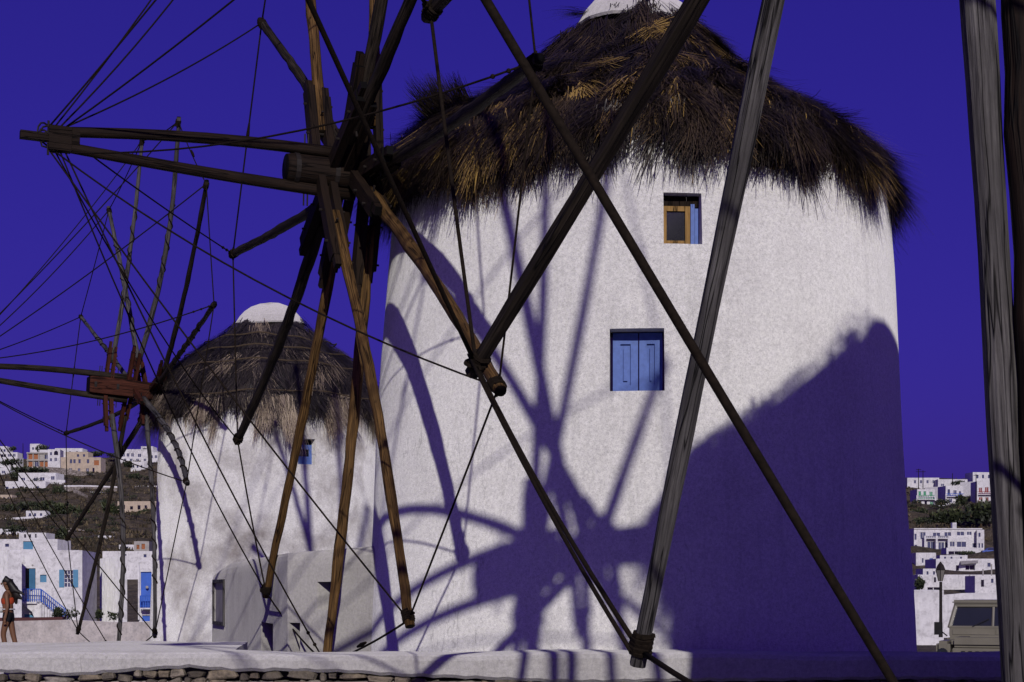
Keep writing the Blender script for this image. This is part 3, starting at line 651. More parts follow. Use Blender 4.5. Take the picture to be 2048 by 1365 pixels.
for row in range(3):                                          # three uneven courses of exposed stones
    x = X0 + row * .05
    while x < X1:
        w_ = rng.choice([.07, .12, .18, .26]) * rng.uniform(.8, 1.25); h_ = rng.uniform(.045, .085)
        zc = lip(x + w_ / 2) - .04 - row * .085 + rng.uniform(-.018, .014)
        part(rough_stone((x + w_ / 2, NEAR + .02 + rng.uniform(-.015, .02), zc), w_ * .48, .06, h_ * .55), 'stone', 'stone', retw, ro)
        x += w_ + rng.uniform(.004, .02)

# ------------------------------------------------------------------ small curved outbuilding beside the large mill
A = np.array(at(752, 1092, 18.3)); B = np.array(at(575, 1106, 19.4)); Cc = np.array(at(452, 1127, 26.2)); D = np.array(at(424, 1149, 27.8))
E_ = np.array([-3.9, 30.2, D[2]]); F_ = np.array([-.6, 24, A[2]])
base = -.6
ann = thing('outbuilding', (-2.5, 20.5, base), 'low whitewashed outbuilding with rounded roof edges attached beside the large mill', 'building')
ao = (-2.5, 20.5, base)
def facade(mb, P, Q, zb, ztP, ztQ, ops, rev_mb=None, back_parts=None):
    """vertical wall P->Q (xy), openings (s0,s1,z0,z1,depth) in metres along the wall; returns panes"""
    P = np.array([P[0], P[1]]); Q = np.array([Q[0], Q[1]]); L = np.linalg.norm(Q - P); u = (Q - P) / L; inn = np.array([-u[1], u[0]])
    S = sorted({0, L} | {v for o_ in ops for v in o_[:2]}); Zs = sorted({zb} | {v for o_ in ops for v in o_[2:4]})
    pt = lambda s, z, d=0: (P[0] + u[0] * s + inn[0] * d, P[1] + u[1] * s + inn[1] * d, z)
    top = lambda s: ztP + (ztQ - ztP) * s / L
    for i in range(len(S) - 1):
        for j in range(len(Zs)):
            z0 = Zs[j]; last = j == len(Zs) - 1
            sm = (S[i] + S[i + 1]) / 2; zm = z0 + .001 if last else (z0 + Zs[j + 1]) / 2
            if any(o_[0] < sm < o_[1] and o_[2] < zm < o_[3] for o_ in ops): continue
            if last: mb.poly([pt(S[i], z0), pt(S[i + 1], z0), pt(S[i + 1], top(S[i + 1])), pt(S[i], top(S[i]))])
            else: mb.poly([pt(S[i], z0), pt(S[i + 1], z0), pt(S[i + 1], Zs[j + 1]), pt(S[i], Zs[j + 1])])
    res = []
    for (s0, s1, z0, z1, d) in ops:
        mb.poly([pt(s0, z0), pt(s0, z1), pt(s0, z1, d), pt(s0, z0, d)]); mb.poly([pt(s1, z1), pt(s1, z0), pt(s1, z0, d), pt(s1, z1, d)])
        mb.poly([pt(s0, z1), pt(s1, z1), pt(s1, z1, d), pt(s0, z1, d)]); mb.poly([pt(s1, z0), pt(s0, z0), pt(s0, z0, d), pt(s1, z0, d)])
        res.append((pt, s0, s1, z0, z1, d))
    return res
def slab_on(pt, s0, s1, z0, z1, d0, d1, mb=None):          # a thin board parallel to a facade, from depth d0 to d1 (negative = proud)
    mb = mb or MB()
    f = [pt(s0, z0, d0), pt(s1, z0, d0), pt(s1, z1, d0), pt(s0, z1, d0)]; b = [pt(s0, z0, d1), pt(s1, z0, d1), pt(s1, z1, d1), pt(s0, z1, d1)]
    mb.poly(f)
    for k in range(4): mb.poly([f[(k + 1) % 4], f[k], b[k], b[(k + 1) % 4]])
    mb.poly(b[::-1]); return mb
def on_line(px, P, Q):                                        # where the pixel column px meets the vertical plane P-Q: metres along
    P = np.array(P[:2]); Q = np.array(Q[:2]); u = nrm(Q - P); k = (px - 1024) / FPX
    s = (k * P[1] - P[0]) / (u[0] - k * u[1]); return s, P[1] + u[1] * s
def px_op(px0, px1, py0, py1, P, Q, dep):
    s0, y0 = on_line(px0, P, Q); s1, y1 = on_line(px1, P, Q); y = (y0 + y1) / 2
    return (s0, s1, EYE + (HOR - py1) / FPX * y, EYE + (HOR - py0) / FPX * y, dep)
mb = MB()
rt = .16
p1 = facade(mb, B, A, base, B[2] - rt, A[2] - rt, [px_op(634, 668, 1164, 1220, B, A, .22), px_op(578, 600, 1246, 1312, B, A, .30)])
p2 = facade(mb, Cc, B, base, Cc[2] - rt, B[2] - rt, [px_op(522, 546, 1246, 1312, Cc, B, .40)])
p3 = facade(mb, D, Cc, base, D[2] - rt, Cc[2] - rt, [px_op(429, 449, 1166, 1244, D, Cc, .05)])
p4 = facade(mb, E_, D, base, D[2] - rt, D[2] - rt, [])
ring0 = [E_, D, Cc, B, A, F_]; cen = np.mean(ring0, axis=0)
lev = [(0, -rt), (.02, -.09), (.07, -.035), (.16, 0), (.9, .05)]
def insetp(p, k): d = (cen - p); d[2] = 0; L = np.linalg.norm(d); return p + d / L * min(lev[k][0] if k < 4 else L * .98, L) + np.array([0, 0, lev[k][1]])
for k in range(len(lev) - 1):
    for i in range(len(ring0)):
        q, q2 = ring0[i], ring0[(i + 1) % len(ring0)]
        mb.poly([insetp(q, k), insetp(q2, k), insetp(q2, k + 1), insetp(q, k + 1)])
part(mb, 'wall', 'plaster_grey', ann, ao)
for (pt, s0, s1, z0, z1, d), m_ in ((p1[0], 'blue_paint'),): part(slab_on(pt, s0, s1, z0, z1, d - .04, d), 'window', m_, ann, ao)
for (pt, s0, s1, z0, z1, d) in (p1[1], p2[0]): part(slab_on(pt, s0, s1, z0, z1, d - .04, d), 'door', 'wood_darkpole', ann, ao)
pt, s0, s1, z0, z1, d = p3[0]
bw = part(slab_on(pt, s0, s1, z0, z1, d - .03, d), 'shutter', 'concrete', ann, ao)
m = MB(); slab_on(pt, s0 - .05, s0, z0 - .05, z1 + .05, -.03, .02, m); slab_on(pt, s1, s1 + .05, z0 - .05, z1 + .05, -.03, .02, m); slab_on(pt, s0, s1, z1, z1 + .05, -.03, .02, m); slab_on(pt, s0, s1, z0 - .05, z0, -.03, .02, m)
part(m, 'frame', 'wood_grey', bw, ao)

# ------------------------------------------------------------------ town houses (placed where they meet the hillside)
def house(label, px0, px1, pyb, pyt, wins, m_='plaster_house', Y=None, deep=8.0, yaw=0.0, parapet=.25, extra=None, side_w=0, cat='house', name='house', group=None):
    """front facade measured in pixels, at the distance where its foot meets the ground (or Y)"""
    if Y is None: Y = float(ground_hit((px0 + px1) / 2, pyb)[1])
    k = Y / FPX; xm = ((px0 + px1) / 2 - 1024) * k; zb = EYE + (HOR - pyb) * k; zt = EYE + (HOR - pyt) * k
    W_ = (px1 - px0) * k / max(math.cos(yaw), .3); c, s = math.cos(yaw), math.sin(yaw)
    o = (xm, Y, zb)
    r = thing(name, o, label, cat, group)
    loc = lambda x, y: (xm + x * c - y * s, Y + x * s + y * c)
    P, Q = loc(-W_ / 2, 0), loc(W_ / 2, 0); P2, Q2 = loc(-W_ / 2, deep), loc(W_ / 2, deep)
    ops = []
    for w in wins: ops.append(px_op(w[0], w[1], w[2], w[3], P, Q, w[5] if len(w) > 5 else .22))
    zbb = zb - 4
    mb = MB(); panes = facade(mb, P, Q, zbb, zt, zt, ops)
    for a_, b_ in ((Q, Q2), (Q2, P2), (P2, P)): mb.poly([(a_[0], a_[1], zbb), (b_[0], b_[1], zbb), (b_[0], b_[1], zt), (a_[0], a_[1], zt)])
    t = .3
    ins = [loc(-W_ / 2 + t, t), loc(W_ / 2 - t, t), loc(W_ / 2 - t, deep - t), loc(-W_ / 2 + t, deep - t)]; out = [P, Q, Q2, P2]
    for i in range(4):
        j = (i + 1) % 4
        mb.poly([(*out[i], zt), (*out[j], zt), (*ins[j], zt + .02), (*ins[i], zt + .02)])
        mb.poly([(*ins[i], zt + .02), (*ins[j], zt + .02), (*ins[j], zt - parapet), (*ins[i], zt - parapet)])
    mb.poly([(*q, zt - parapet) for q in ins])
    part(mb, 'wall', m_, r, o)
    for w, (pt, s0, s1, z0, z1, d) in zip(wins, panes):
        kind = w[4] if len(w) > 4 else 'window_blue'
        nm = 'door' if kind in ('door', 'door_dark', 'door_blue') else 'window'
        mt = {'door': 'teal_paint', 'door_blue': 'blue_deep', 'door_dark': 'glass_dark', 'brick': 'brick_orange'}.get(kind, kind)
        wo = part(slab_on(pt, s0, s1, z0, z1, d - .05, d), nm, mt, r, o)
        if nm == 'window' and kind != 'brick' and (w[1] - w[0]) * k > .9:
            mm = MB(); sm = (s0 + s1) / 2; slab_on(pt, sm - .05, sm + .05, z0, z1, d - .11, d - .06, mm); slab_on(pt, s0, s1, z0, z0 + .09, d - .12, d - .055, mm)
            part(mm, 'frame', 'plaster_house', wo, o)
    if extra: extra(r, o, loc, k, lambda px, py, dy=0: at(px, py, Y + dy), panes)
    return r
def win_row(xs, w, y0, y1, kind='window_blue'): return [(x - w / 2, x + w / 2, y0, y1, kind) for x in xs]
def block(r, o, nm, m_, A_, B_, C_=None):                      # an axis-aligned block given by two corners
    mb = MB(); mb.box(min(A_[0], B_[0]), max(A_[0], B_[0]), min(A_[1], B_[1]), max(A_[1], B_[1]), min(A_[2], B_[2]), max(A_[2], B_[2])); return part(mb, nm, m_, r, o)
def chimney(px0, px1, py0, py1, dy=3):
    def f(r, o, loc, k, P, panes): block(r, o, 'chimney', 'plaster_house', P(px0, py0, dy), P(px1, py1, dy) + np.array([0, 1.0, 0]))
    return f

# left hillside, top row to bottom
house('small white cube house on the crest with one window, above the brick frame', 60, 80, 908, 888, win_row([66, 73], 3.5, 895, 900), Y=700)
house('long low white roof line on the crest behind the arched house', 110, 165, 912, 897, win_row([125, 140, 154], 4, 903, 908), Y=695)
def brickframe(r, o, loc, k, P, panes):
    for x in (55, 66.5, 78, 89, 99.5):
        block(r, o, 'column', 'concrete', P(x - 1, 940, -.5), P(x + 1, 905, 0))
    for y in (906.5, 921, 936): block(r, o, 'floor_slab', 'concrete', P(53, y + 1, -.7), P(101, y - 1, -.1))
house('unfinished house of bare concrete frame with orange brick infill', 54, 100, 938, 906, [(57, 65, 909, 919, 'brick'), (68, 76, 909, 919, 'brick'), (57, 65, 924, 934, 'brick'), (70, 77, 924, 934, 'window_blue'), (80, 87, 924, 934, 'brick'), (90, 97, 910, 919, 'window_blue'), (90, 97, 924, 934, 'brick')], 'concrete', Y=655, extra=brickframe)
def arched(r, o, loc, k, P, panes):
    mb = MB(); c = P(112, 906, -.03); R0 = 4.0 * k
    mb.poly([tuple(c + R0 * np.array([math.cos(t), 0, math.sin(t)])) for t in np.linspace(PI, 0, 12)] + [tuple(c + R0 * np.array([1, 0, -1.1])), tuple(c + R0 * np.array([-1, 0, -1.1]))][0:2]); mb2 = MB()
    i0 = [np.array(v) for v in mb.v]
    for a_, b_ in zip(i0, i0[1:] + i0[:1]): mb.poly([a_, b_, b_ + [0, .3, 0], a_ + [0, .3, 0]])
    part(mb, 'window', 'glass_dark', r, o)
house('white two-storey house with a dark arched window beside the brick frame', 96, 120, 934, 899, [(100, 104, 905, 911, 'window_blue'), (109, 114, 916, 923, 'window_blue'), (100, 104, 917, 923, 'window_blue')], Y=650, extra=arched, yaw=.1)
house('narrow white house wall filling the gap behind the concrete frame', 79, 96, 925, 900, win_row([88], 4, 906, 911), Y=668)
house('upper storey of pale stone set back on the long cream building', 131, 176, 918, 904, win_row([156, 168], 4.5, 909, 914), 'plaster_cream', Y=662)
house('long cream stone building with two rows of small windows below the crest', 122, 201, 950, 915, win_row([142, 149, 159, 176], 4.5, 919, 927) + [(188, 198, 921, 931, 'brick')] + win_row([141, 158, 175], 5, 937, 946) + [(185, 189, 936, 948, 'door_dark')], 'plaster_cream', Y=628, deep=10, yaw=.06)
house('white house at the end of the crest with a flat parapet', -30, 14, 912, 893, win_row([3, 9], 4, 899, 904), Y=690)
house('white house with dark terrace openings near the crest', -20, 35, 922, 905, [(2, 12, 909, 915, 'glass_dark'), (16, 22, 909, 914, 'window_blue'), (26, 31, 908, 914, 'window_blue')], Y=665)
house('white house partly hidden by dark shrubs above the wide white villa', -15, 20, 958, 936, [(4, 10, 942, 948, 'window_blue'), (-8, -3, 942, 948, 'window_blue')], Y=600)
house('upper floor of the wide white villa above the stone terrace', 36, 112, 966, 946, [(43, 50, 956, 962, 'window_blue'), (68, 75, 956, 963, 'window_blue'), (80, 89, 955, 962, 'window_blue'), (102, 109, 953, 966, 'window_blue')], Y=572, deep=9, yaw=-.05)
house('lower floor of the wide white villa with five small openings', 10, 91, 984, 963, [(12, 17, 974, 981, 'window_blue'), (25, 29, 974, 980, 'window_blue'), (39, 45, 973, 982, 'door_dark'), (50, 56, 974, 982, 'door_dark'), (73, 78, 973, 980, 'window_blue')], Y=560, deep=8)
house('white end wing of the villa with a shaded porch', 90, 129, 984, 960, [(95, 101, 974, 982, 'window_blue'), (104, 113, 971, 984, 'glass_dark')], Y=566, yaw=.22)
house('row of white apartments on the crest beside the red-shafted mill', 240, 306, 924, 899, win_row([247, 256, 265], 5, 907, 914) + win_row([279], 6, 908, 915) + win_row([250, 262, 275, 290, 299], 5, 918, 923), Y=680, yaw=-.05)
house('white house with a flat overhanging roof on the crest', 282, 306, 903, 893, [(286, 300, 897, 903, 'glass_dark')], Y=690)
house('white house with a long dark terrace opening under the apartments', 296, 330, 936, 905, win_row([303, 312, 321], 5, 911, 917) + [(300, 326, 925, 931, 'glass_dark')], Y=668)
house('tiny lilac-white house below the apartments', 261, 289, 942, 924, win_row([267, 275, 283], 3.5, 931, 936), Y=645, yaw=-.15)
def stairs8(r, o, loc, k, P, panes):
    for i in range(6): block(r, o, 'step', 'plaster_cream', P(236 + i * 3, 1040, -2.2), P(239 + i * 3, 1034 - i * 2.2, -.3))
    block(r, o, 'balcony', 'plaster_cream', P(252, 1024, -1.4), P(292, 1022.6, -.02)); block(r, o, 'parapet', 'plaster_cream', P(254, 1022.4, -1.4), P(292, 1019.5, -1.25))
house('cream two-storey house with an outside stair among dark trees', 235, 302, 1047, 1003, [(242, 250, 1010, 1019, 'glass_dark'), (260, 266, 1013, 1024, 'door_dark'), (275, 281, 1011, 1021, 'glass_dark'), (289, 294, 1011, 1018, 'glass_dark'), (246, 252, 1032, 1037, 'glass_dark'), (263, 274, 1031, 1039, 'glass_dark')], 'plaster_cream', Y=470, deep=7, extra=stairs8)
house('low cream wing next to the two-storey house with the stair', 301, 324, 1030, 1003, win_row([308, 316], 4, 1010, 1017), 'plaster_cream', Y=478)
house('low shack of brown boards under a flat roof behind the white yard wall', 268, 298, 1106, 1083, [(273, 279, 1090, 1099, 'brick'), (283, 290, 1088, 1099, 'brick')], 'concrete', Y=250, deep=5)
house('long low white house with a teal door at the foot of the hill', -20, 115, 1112, 1079, [(46, 66, 1083, 1099, 'door'), (10, 18, 1088, 1094, 'window_blue')], Y=232, deep=7)
house('white flat roof block with small dark gaps above the teal door house', 38, 92, 1090, 1066, [(48, 52, 1069, 1076, 'glass_dark'), (58, 62, 1069, 1076, 'glass_dark'), (70, 73, 1068, 1076, 'glass_dark')], Y=262, deep=5)
house('white yard building with a low parapet behind the plain lilac house', 205, 325, 1126, 1103, win_row([250, 290], 6, 1109, 1115), Y=215, deep=6)

house('small white cube house between the two stone walls of the left slope', 180, 204, 1000, 984, win_row([187, 196], 4, 989, 994), Y=520, deep=5)
house('small white farmhouse low on the left slope above the yard', 150, 186, 1078, 1062, win_row([158, 168, 178], 4, 1067, 1072), Y=330, deep=5)
house('whitewashed hut with a single door beside the dark bush', 196, 222, 1088, 1072, [(206, 211, 1078, 1088, 'door_dark')], Y=300, deep=4)
house('white terrace house behind the road wall', 52, 92, 1040, 1022, win_row([60, 70, 82], 4.5, 1027, 1033), Y=450, deep=5)
house('cream hut at the end of the villa terrace', 0, 24, 1006, 990, win_row([8, 17], 4, 995, 1000), 'plaster_cream', Y=520, deep=5)
house('low white house with two dark doors under the road wall', -10, 40, 1076, 1058, [(4, 9, 1065, 1076, 'door_dark'), (22, 27, 1065, 1076, 'door_dark')], Y=330, deep=5)
house('white stepped house on the slope left of the old mill', 270, 318, 990, 972, win_row([279, 292, 305], 5, 978, 984), Y=560, deep=6)
house('white annexe with a blue door next to the white yard building', 238, 268, 1104, 1090, [(250, 256, 1094, 1104, 'door_blue')], Y=262, deep=4)
# the nearer street: house with the teal stair railing
YH = 150.0
def railing(r, o, A_, B_, n, h, m_='blue_deep', th=.045, name='railing'):
    A_ = np.asarray(A_); B_ = np.asarray(B_); up = np.array([0, 0, h])
    mb = MB(); mb.tube([A_ + up, B_ + up], th, 6); rl = part(mb, name, m_, r, o)
    mb = MB(); mb.tube([A_ + up * .15, B_ + up * .15], th * .7, 6); part(mb, 'bottom_rail', m_, rl, o)
    for i in range(n + 1):
        p = A_ + (B_ - A_) * i / n; mb = MB(); mb.tube([p, p + up], th * (1.5 if i in (0, n) else .75), 6); part(mb, 'baluster', m_, rl, o)
def stairhouse(r, o, loc, k, P, panes):
    pt, s0, s1, z0, z1, d = panes[0]
    m = MB(); q0 = np.array(pt(s1 - .05, z0, 0)); q1 = q0 + np.array([-.30, -.62, 0])
    m.beam(q0 + (q1 - q0) / 2, q0 + (q1 - q0) / 2 + [0, 0, z1 - z0 - .05], np.linalg.norm(q1 - q0), .05, q1 - q0); part(m, 'door', 'teal_paint', r, o)
    pt, s0, s1, z0, z1, d = panes[2]; w_ = s1 - s0
    part(slab_on(pt, s0 - w_ * .62, s0 - .02, z0 - .05, z1 + .05, -.06, -.005), 'shutter', 'teal_paint', r, o)
    part(slab_on(pt, s1 + .02, s1 + w_ * .62, z0 - .05, z1 + .05, -.06, -.005), 'shutter', 'teal_paint', r, o)
    m = MB()
    for i in range(1, 3): sm = s0 + w_ * i / 3; slab_on(pt, sm - .03, sm + .03, z0, z1, d - .13, d - .06, m)
    for i in range(1, 4): zm = z0 + (z1 - z0) * i / 4; slab_on(pt, s0, s1, zm - .03, zm + .03, d - .13, d - .06, m)
    part(m, 'muntins', 'plaster_house', r, o)
    land = block(r, o, 'landing', 'plaster_house', P(41, 1208, -1.6), P(83, 1204, -.01))
    m = MB(); a_, b_, c_ = P(44, 1208, -1.3), P(83, 1208, -1.3), P(83, 1240, -1.3); m.poly([a_, b_, c_, P(70, 1240, -1.3), P(64, 1224, -1.3)])
    for p_, q_ in ((P(64, 1224, -1.3), a_), (P(70, 1240, -1.3), P(64, 1224, -1.3))): m.poly([p_, q_, q_ + [0, 1.2, 0], p_ + [0, 1.2, 0]])
    part(m, 'buttress', 'plaster_house', r, o)
    n = 9
    for i in range(n):
        x0 = 83 + i * 5.3; y0 = 1206 + i * 4.3; block(r, o, 'step', 'plaster_house', P(x0, 1245, -1.5), P(x0 + 5.3, y0, -.02))
    railing(r, o, P(43, 1204, -1.55), P(82, 1204, -1.55), 9, 25 * k)
    railing(r, o, P(83, 1205, -1.45), P(130, 1243, -1.45), 12, 25 * k)
    lamp = MB(); lamp.ball(P(65, 1131, -.15), .09, 8, 5); part(lamp, 'wall_lamp', 'concrete', r, o)
house('white house with teal shutters, an open dark door and an outside stair with railing', 43, 163, 1250, 1101, [(50, 71, 1137, 1178, 'door_dark', .35), (80, 93, 1150, 1165, 'teal_paint'), (129, 146, 1141, 1174, 'window_blue', .25), (48, 68, 1229, 1240, 'teal_paint')], Y=YH, deep=9, extra=stairhouse, yaw=.10)
house('shaded lilac side house left of the stair railing house', -60, 41, 1250, 1103, [(-30, -12, 1150, 1170, 'window_blue'), (4, 14, 1160, 1172, 'window_blue')], Y=YH - 1, deep=1.2, yaw=-1.05)
def plainx(r, o, loc, k, P, panes):
    block(r, o, 'roof_ledge', 'plaster_house', P(166, 1116, -.12), P(276, 1113.5, .3)); block(r, o, 'planter_board', 'wood_dark', P(212, 1224, -.5), P(232, 1219.5, -.1))
    block(r, o, 'shadow_patch', 'window_blue', P(167, 1240, -.2), P(203, 1203, -.01)); block(r, o, 'shadow_step', 'window_blue', P(194, 1202.8, -.2), P(203, 1199, -.01))  # dark blue blocks stand in for a stepped cast shadow on the wall
house('plain lilac-white house wall with a dark gate, no windows facing the mills', 165, 277, 1250, 1115, [], 'plaster_house', Y=158, deep=.45, yaw=-1.2)
def bluedoor(r, o, loc, k, P, panes):
    block(r, o, 'corner_pilaster', 'plaster_house', P(276, 1240, -.25), P(281, 1125, .2)); block(r, o, 'balcony', 'plaster_house', P(281, 1219, -1.2), P(330, 1216, -.01))
    railing(r, o, P(281, 1216, -1.15), P(310, 1216, -1.15), 6, 24 * k)
    m = MB(); m.ball(P(294, 1175, -.2), .14, 8, 6); part(m, 'wall_lamp', 'concrete', r, o)
house('white house front with a tall bright blue door and balcony beside the old mill', 278, 330, 1250, 1122, [(281, 303, 1144, 1216, 'door_blue', .25), (284, 306, 1231, 1243, 'door_blue', .25)], Y=152, deep=8, extra=bluedoor)

# yard wall behind the walking person
def low_wall(label, pts, m_, top, thick, zb=-3, name='yard_wall', jit=.02, capm=None):
    P0 = np.array(pts[0]); o = (P0[0], P0[1], 0); r = thing(name, o, label, 'wall')
    m = MB(); dense = []
    for a_, b_ in zip(pts[:-1], pts[1:]):
        n = max(2, int(np.linalg.norm(np.array(b_) - a_) / (thick * 3)))
        dense += [np.array(a_) + (np.array(b_) - np.array(a_)) * i / n for i in range(n)]
    dense.append(np.array(pts[-1]))
    dense = [p + np.array([0, 0, rng.normal(0, jit)]) for p in dense]
    for a_, b_ in zip(dense[:-1], dense[1:]):
        f = lambda p, d, z: (p[0], p[1] + d, z)
        za, zb_ = a_[2], b_[2]; ba, bb = za - top, zb_ - top
        m.poly([f(a_, 0, ba), f(b_, 0, bb), f(b_, 0, zb_), f(a_, 0, za)]); m.poly([f(a_, 0, za), f(b_, 0, zb_), f(b_, thick, zb_), f(a_, thick, za)]); m.poly([f(b_, thick, bb), f(a_, thick, ba), f(a_, thick, za), f(b_, thick, zb_)])
    part(m, 'masonry', m_, r, o)
    if capm:
        m = MB(); m.tube([p + np.array([0, thick / 2, .02]) for p in dense], thick * .55, 6, .8, roll=PI / 6); part(m, 'coping', capm, r, o)
    return r
low_wall('rough pink plastered yard wall behind the walking person', [at(-60, 1243, 60), at(130, 1242, 60), at(330, 1244, 61)], 'plaster_pink', 2.2, .5)
bn = thing('plank_bench', at(10, 1245, 62), 'long dark red plank rail on top of the pink yard wall', 'bench')
bo = tuple(at(10, 1245, 62)); m = MB(); p = at(-40, 1241, 60.4); q = at(128, 1239, 60.4); m.beam(p, q, .4, .16, (0, 1, 0)); part(m, 'plank', 'maroon', bn, bo)
for x_ in (-30, 56, 118): m = MB(); m.beam(at(x_, 1252, 60.4), at(x_, 1242.5, 60.4), .12, .12, (1, 0, 0)); part(m, 'post', 'maroon', bn, bo)
low_wall('white capped road wall crossing the middle of the left hillside', [at(-60, 1044, 440), at(60, 1036, 440), at(110, 1033, 440), at(176, 1035, 440)], 'rubble', 3.0, .6, capm='plaster_house')
low_wall('tall dry stone terrace wall under the wide white villa', [at(-60, 984, 545), at(60, 982, 545), at(112, 984, 545)], 'rubble', 6.0, .8)
low_wall('grey retaining wall under the cream stone building', [at(76, 933, 622), at(122, 936, 620), at(205, 951, 618)], 'rubble', 3.4, .8)
low_wall('thin pale path wall on the hillside above the shrubs', [at(128, 973, 540), at(180, 973, 540), at(234, 975, 540)], 'rubble', 1.6, .5, capm='plaster_house')
low_wall('sloping stone wall between the path and the road on the hillside', [at(146, 976, 520), at(176, 992, 515)], 'rubble', 3.0, .6)
low_wall('pale stone wall below the cream house with the stair', [at(222, 1046, 455), at(275, 1046, 455), at(330, 1044, 455)], 'rubble', 3.0, .6, capm='plaster_house')
low_wall('broken pale wall across the scrub above the low white houses', [at(112, 1060, 330), at(150, 1058, 330), at(200, 1062, 330), at(265, 1066, 330)], 'rubble', 1.6, .6, jit=.15)

# right hillside
def balc(y0, y1, x0, x1, m_):
    def f(r, o, loc, k, P, panes):
        block(r, o, 'balcony', 'plaster_house', P(x0, y1 + 1, -1.3), P(x1, y1, -.02))
        railing(r, o, P(x0, y1, -1.25), P(x1, y1, -1.25), 8, (y1 - y0) * k, m_, .10)
        for xx in (x0, x1): block(r, o, 'pier', 'plaster_house', P(xx - 1, y1 + 12, -1.4), P(xx + .6, y0, -1.1))
    return f
house('white house with green balcony and shutters on the right hillside', 1834, 1870, 1015, 979, [(1837, 1842, 983, 992, 'green_paint'), (1847, 1852, 983, 992, 'green_paint'), (1859, 1865, 984, 993, 'green_paint'), (1838, 1843, 1003, 1011, 'green_paint'), (1849, 1854, 1003, 1010, 'glass_dark'), (1860, 1866, 1004, 1013, 'green_paint')], Y=560, extra=balc(991, 999, 1834, 1871, 'green_paint'), yaw=.06)
house('blank lilac-white house wall beside the green balcony house', 1856, 1891, 1008, 974, [], Y=585, yaw=-1.0, deep=2)
house('white house with a dark blue balcony between the green and red ones', 1891, 1927, 1010, 972, [(1895, 1900, 979, 990, 'window_blue'), (1907, 1913, 981, 990, 'window_blue'), (1918, 1922, 983, 991, 'window_blue'), (1897, 1904, 998, 1006, 'window_blue'), (1914, 1920, 999, 1005, 'window_blue')], Y=565, extra=balc(988, 993, 1892, 1928, 'blue_deep'), yaw=.08)
house('blank white house wall between the blue and red balconies', 1925, 1954, 1006, 964, [(1942, 1945, 970, 1000, 'concrete')], Y=590, yaw=-.9, deep=2)
house('white house with dark red balcony on the right hillside', 1954, 1992, 1008, 963, [(1958, 1964, 976, 986, 'red_paint'), (1970, 1977, 975, 986, 'red_paint'), (1983, 1990, 975, 986, 'red_paint'), (1958, 1965, 995, 1001, 'red_paint'), (1971, 1977, 995, 1003, 'red_paint'), (1983, 1989, 995, 1003, 'glass_dark')], Y=570, extra=balc(984, 989, 1955, 1993, 'red_paint'))
house('topmost white block with a flat roof at the right end of the crest', 1945, 1995, 968, 945, win_row([1955, 1966, 1978], 4, 950, 957), Y=640, yaw=.1)
house('long white house on the right crest behind the power poles', 1815, 1878, 975, 956, win_row([1830, 1842, 1855, 1867], 4, 961, 967), Y=640, yaw=-.05)
house('low white roofs on the right crest in the middle', 1876, 1935, 975, 959, [(1882, 1888, 968, 973, 'window_blue'), (1905, 1909, 964, 969, 'window_blue')], Y=635)
house('white house with a green balcony glimpsed past the grey spar', 2036, 2075, 1000, 948, [(2041, 2047, 962, 976, 'green_paint'), (2053, 2060, 962, 976, 'green_paint')], Y=600)
def hotelx(r, o, loc, k, P, panes):
    for (x0, x1) in ((1850, 1872), (1874, 1897)):
        block(r, o, 'balcony', 'plaster_house', P(x0, 1078, -1.5), P(x1, 1076.6, -.02)); railing(r, o, P(x0, 1076.6, -1.4), P(x1, 1076.6, -1.4), 6, 3.6 * k, 'window_blue', .08)
    for x in (1850, 1873, 1897): block(r, o, 'pier', 'plaster_house', P(x - 1.4, 1100, -1.6), P(x + 1.4, 1072, -1.1))
    block(r, o, 'chimney', 'plaster_house', P(1905, 1062, 2), P(1910, 1046, 3.5)); block(r, o, 'cornice', 'plaster_house', P(1828, 1059, -.3), P(1964, 1057, -.01))
house('long white two-storey hotel with many dark blue windows on the right slope', 1828, 1955, 1104, 1057, [(1829, 1833, 1068, 1080, 'window_blue'), (1841, 1851, 1065, 1079, 'window_blue'), (1866, 1880, 1066, 1073, 'window_blue'), (1889, 1902, 1065, 1073, 'window_blue'), (1914, 1928, 1064, 1072, 'window_blue'), (1934, 1943, 1064, 1071, 'window_blue'), (1829, 1834, 1090, 1100, 'window_blue'), (1855, 1868, 1084, 1099, 'window_blue'), (1877, 1888, 1085, 1100, 'window_blue'), (1890, 1895, 1085, 1098, 'window_blue'), (1900, 1909, 1084, 1094, 'window_blue'), (1914, 1932, 1084, 1095, 'window_blue'), (1945, 1952, 1087, 1095, 'window_blue')], Y=415, deep=9, extra=hotelx)
house('angled white end of the hotel with small blue windows', 1954, 1968, 1104, 1060, [(1957, 1961, 1066, 1074, 'window_blue'), (1957, 1960, 1087, 1096, 'window_blue'), (1963, 1966, 1087, 1096, 'window_blue')], Y=413, deep=8, yaw=-.25)
house('low white garage with wide dark openings under the hotel', 1893, 1962, 1112, 1096, [(1897, 1921, 1103, 1110, 'glass_dark'), (1925, 1946, 1103, 1110, 'glass_dark')], Y=398, deep=5)
house('white terrace house stepping down in front of the garage', 1880, 1935, 1122, 1111, win_row([1890, 1903, 1922], 4, 1114, 1119), Y=345, deep=5)
house('narrow white house with two dark windows behind the lamp', 1846, 1878, 1160, 1138, win_row([1855, 1868], 4, 1143, 1150), Y=275, deep=5)
house('white stair house beside the grey spar under the veranda', 1950, 2000, 1176, 1152, [(1962, 1968, 1160, 1174, 'door_dark'), (1982, 1987, 1158, 1166, 'window_blue')], Y=225, deep=5)
house('white house with a violet shutter and flower ledge below the hotel', 1832, 1872, 1140, 1106, [(1844, 1847, 1117, 1126, 'window_blue'), (1859, 1866, 1117, 1129, 'blue_deep')], Y=330, deep=8)
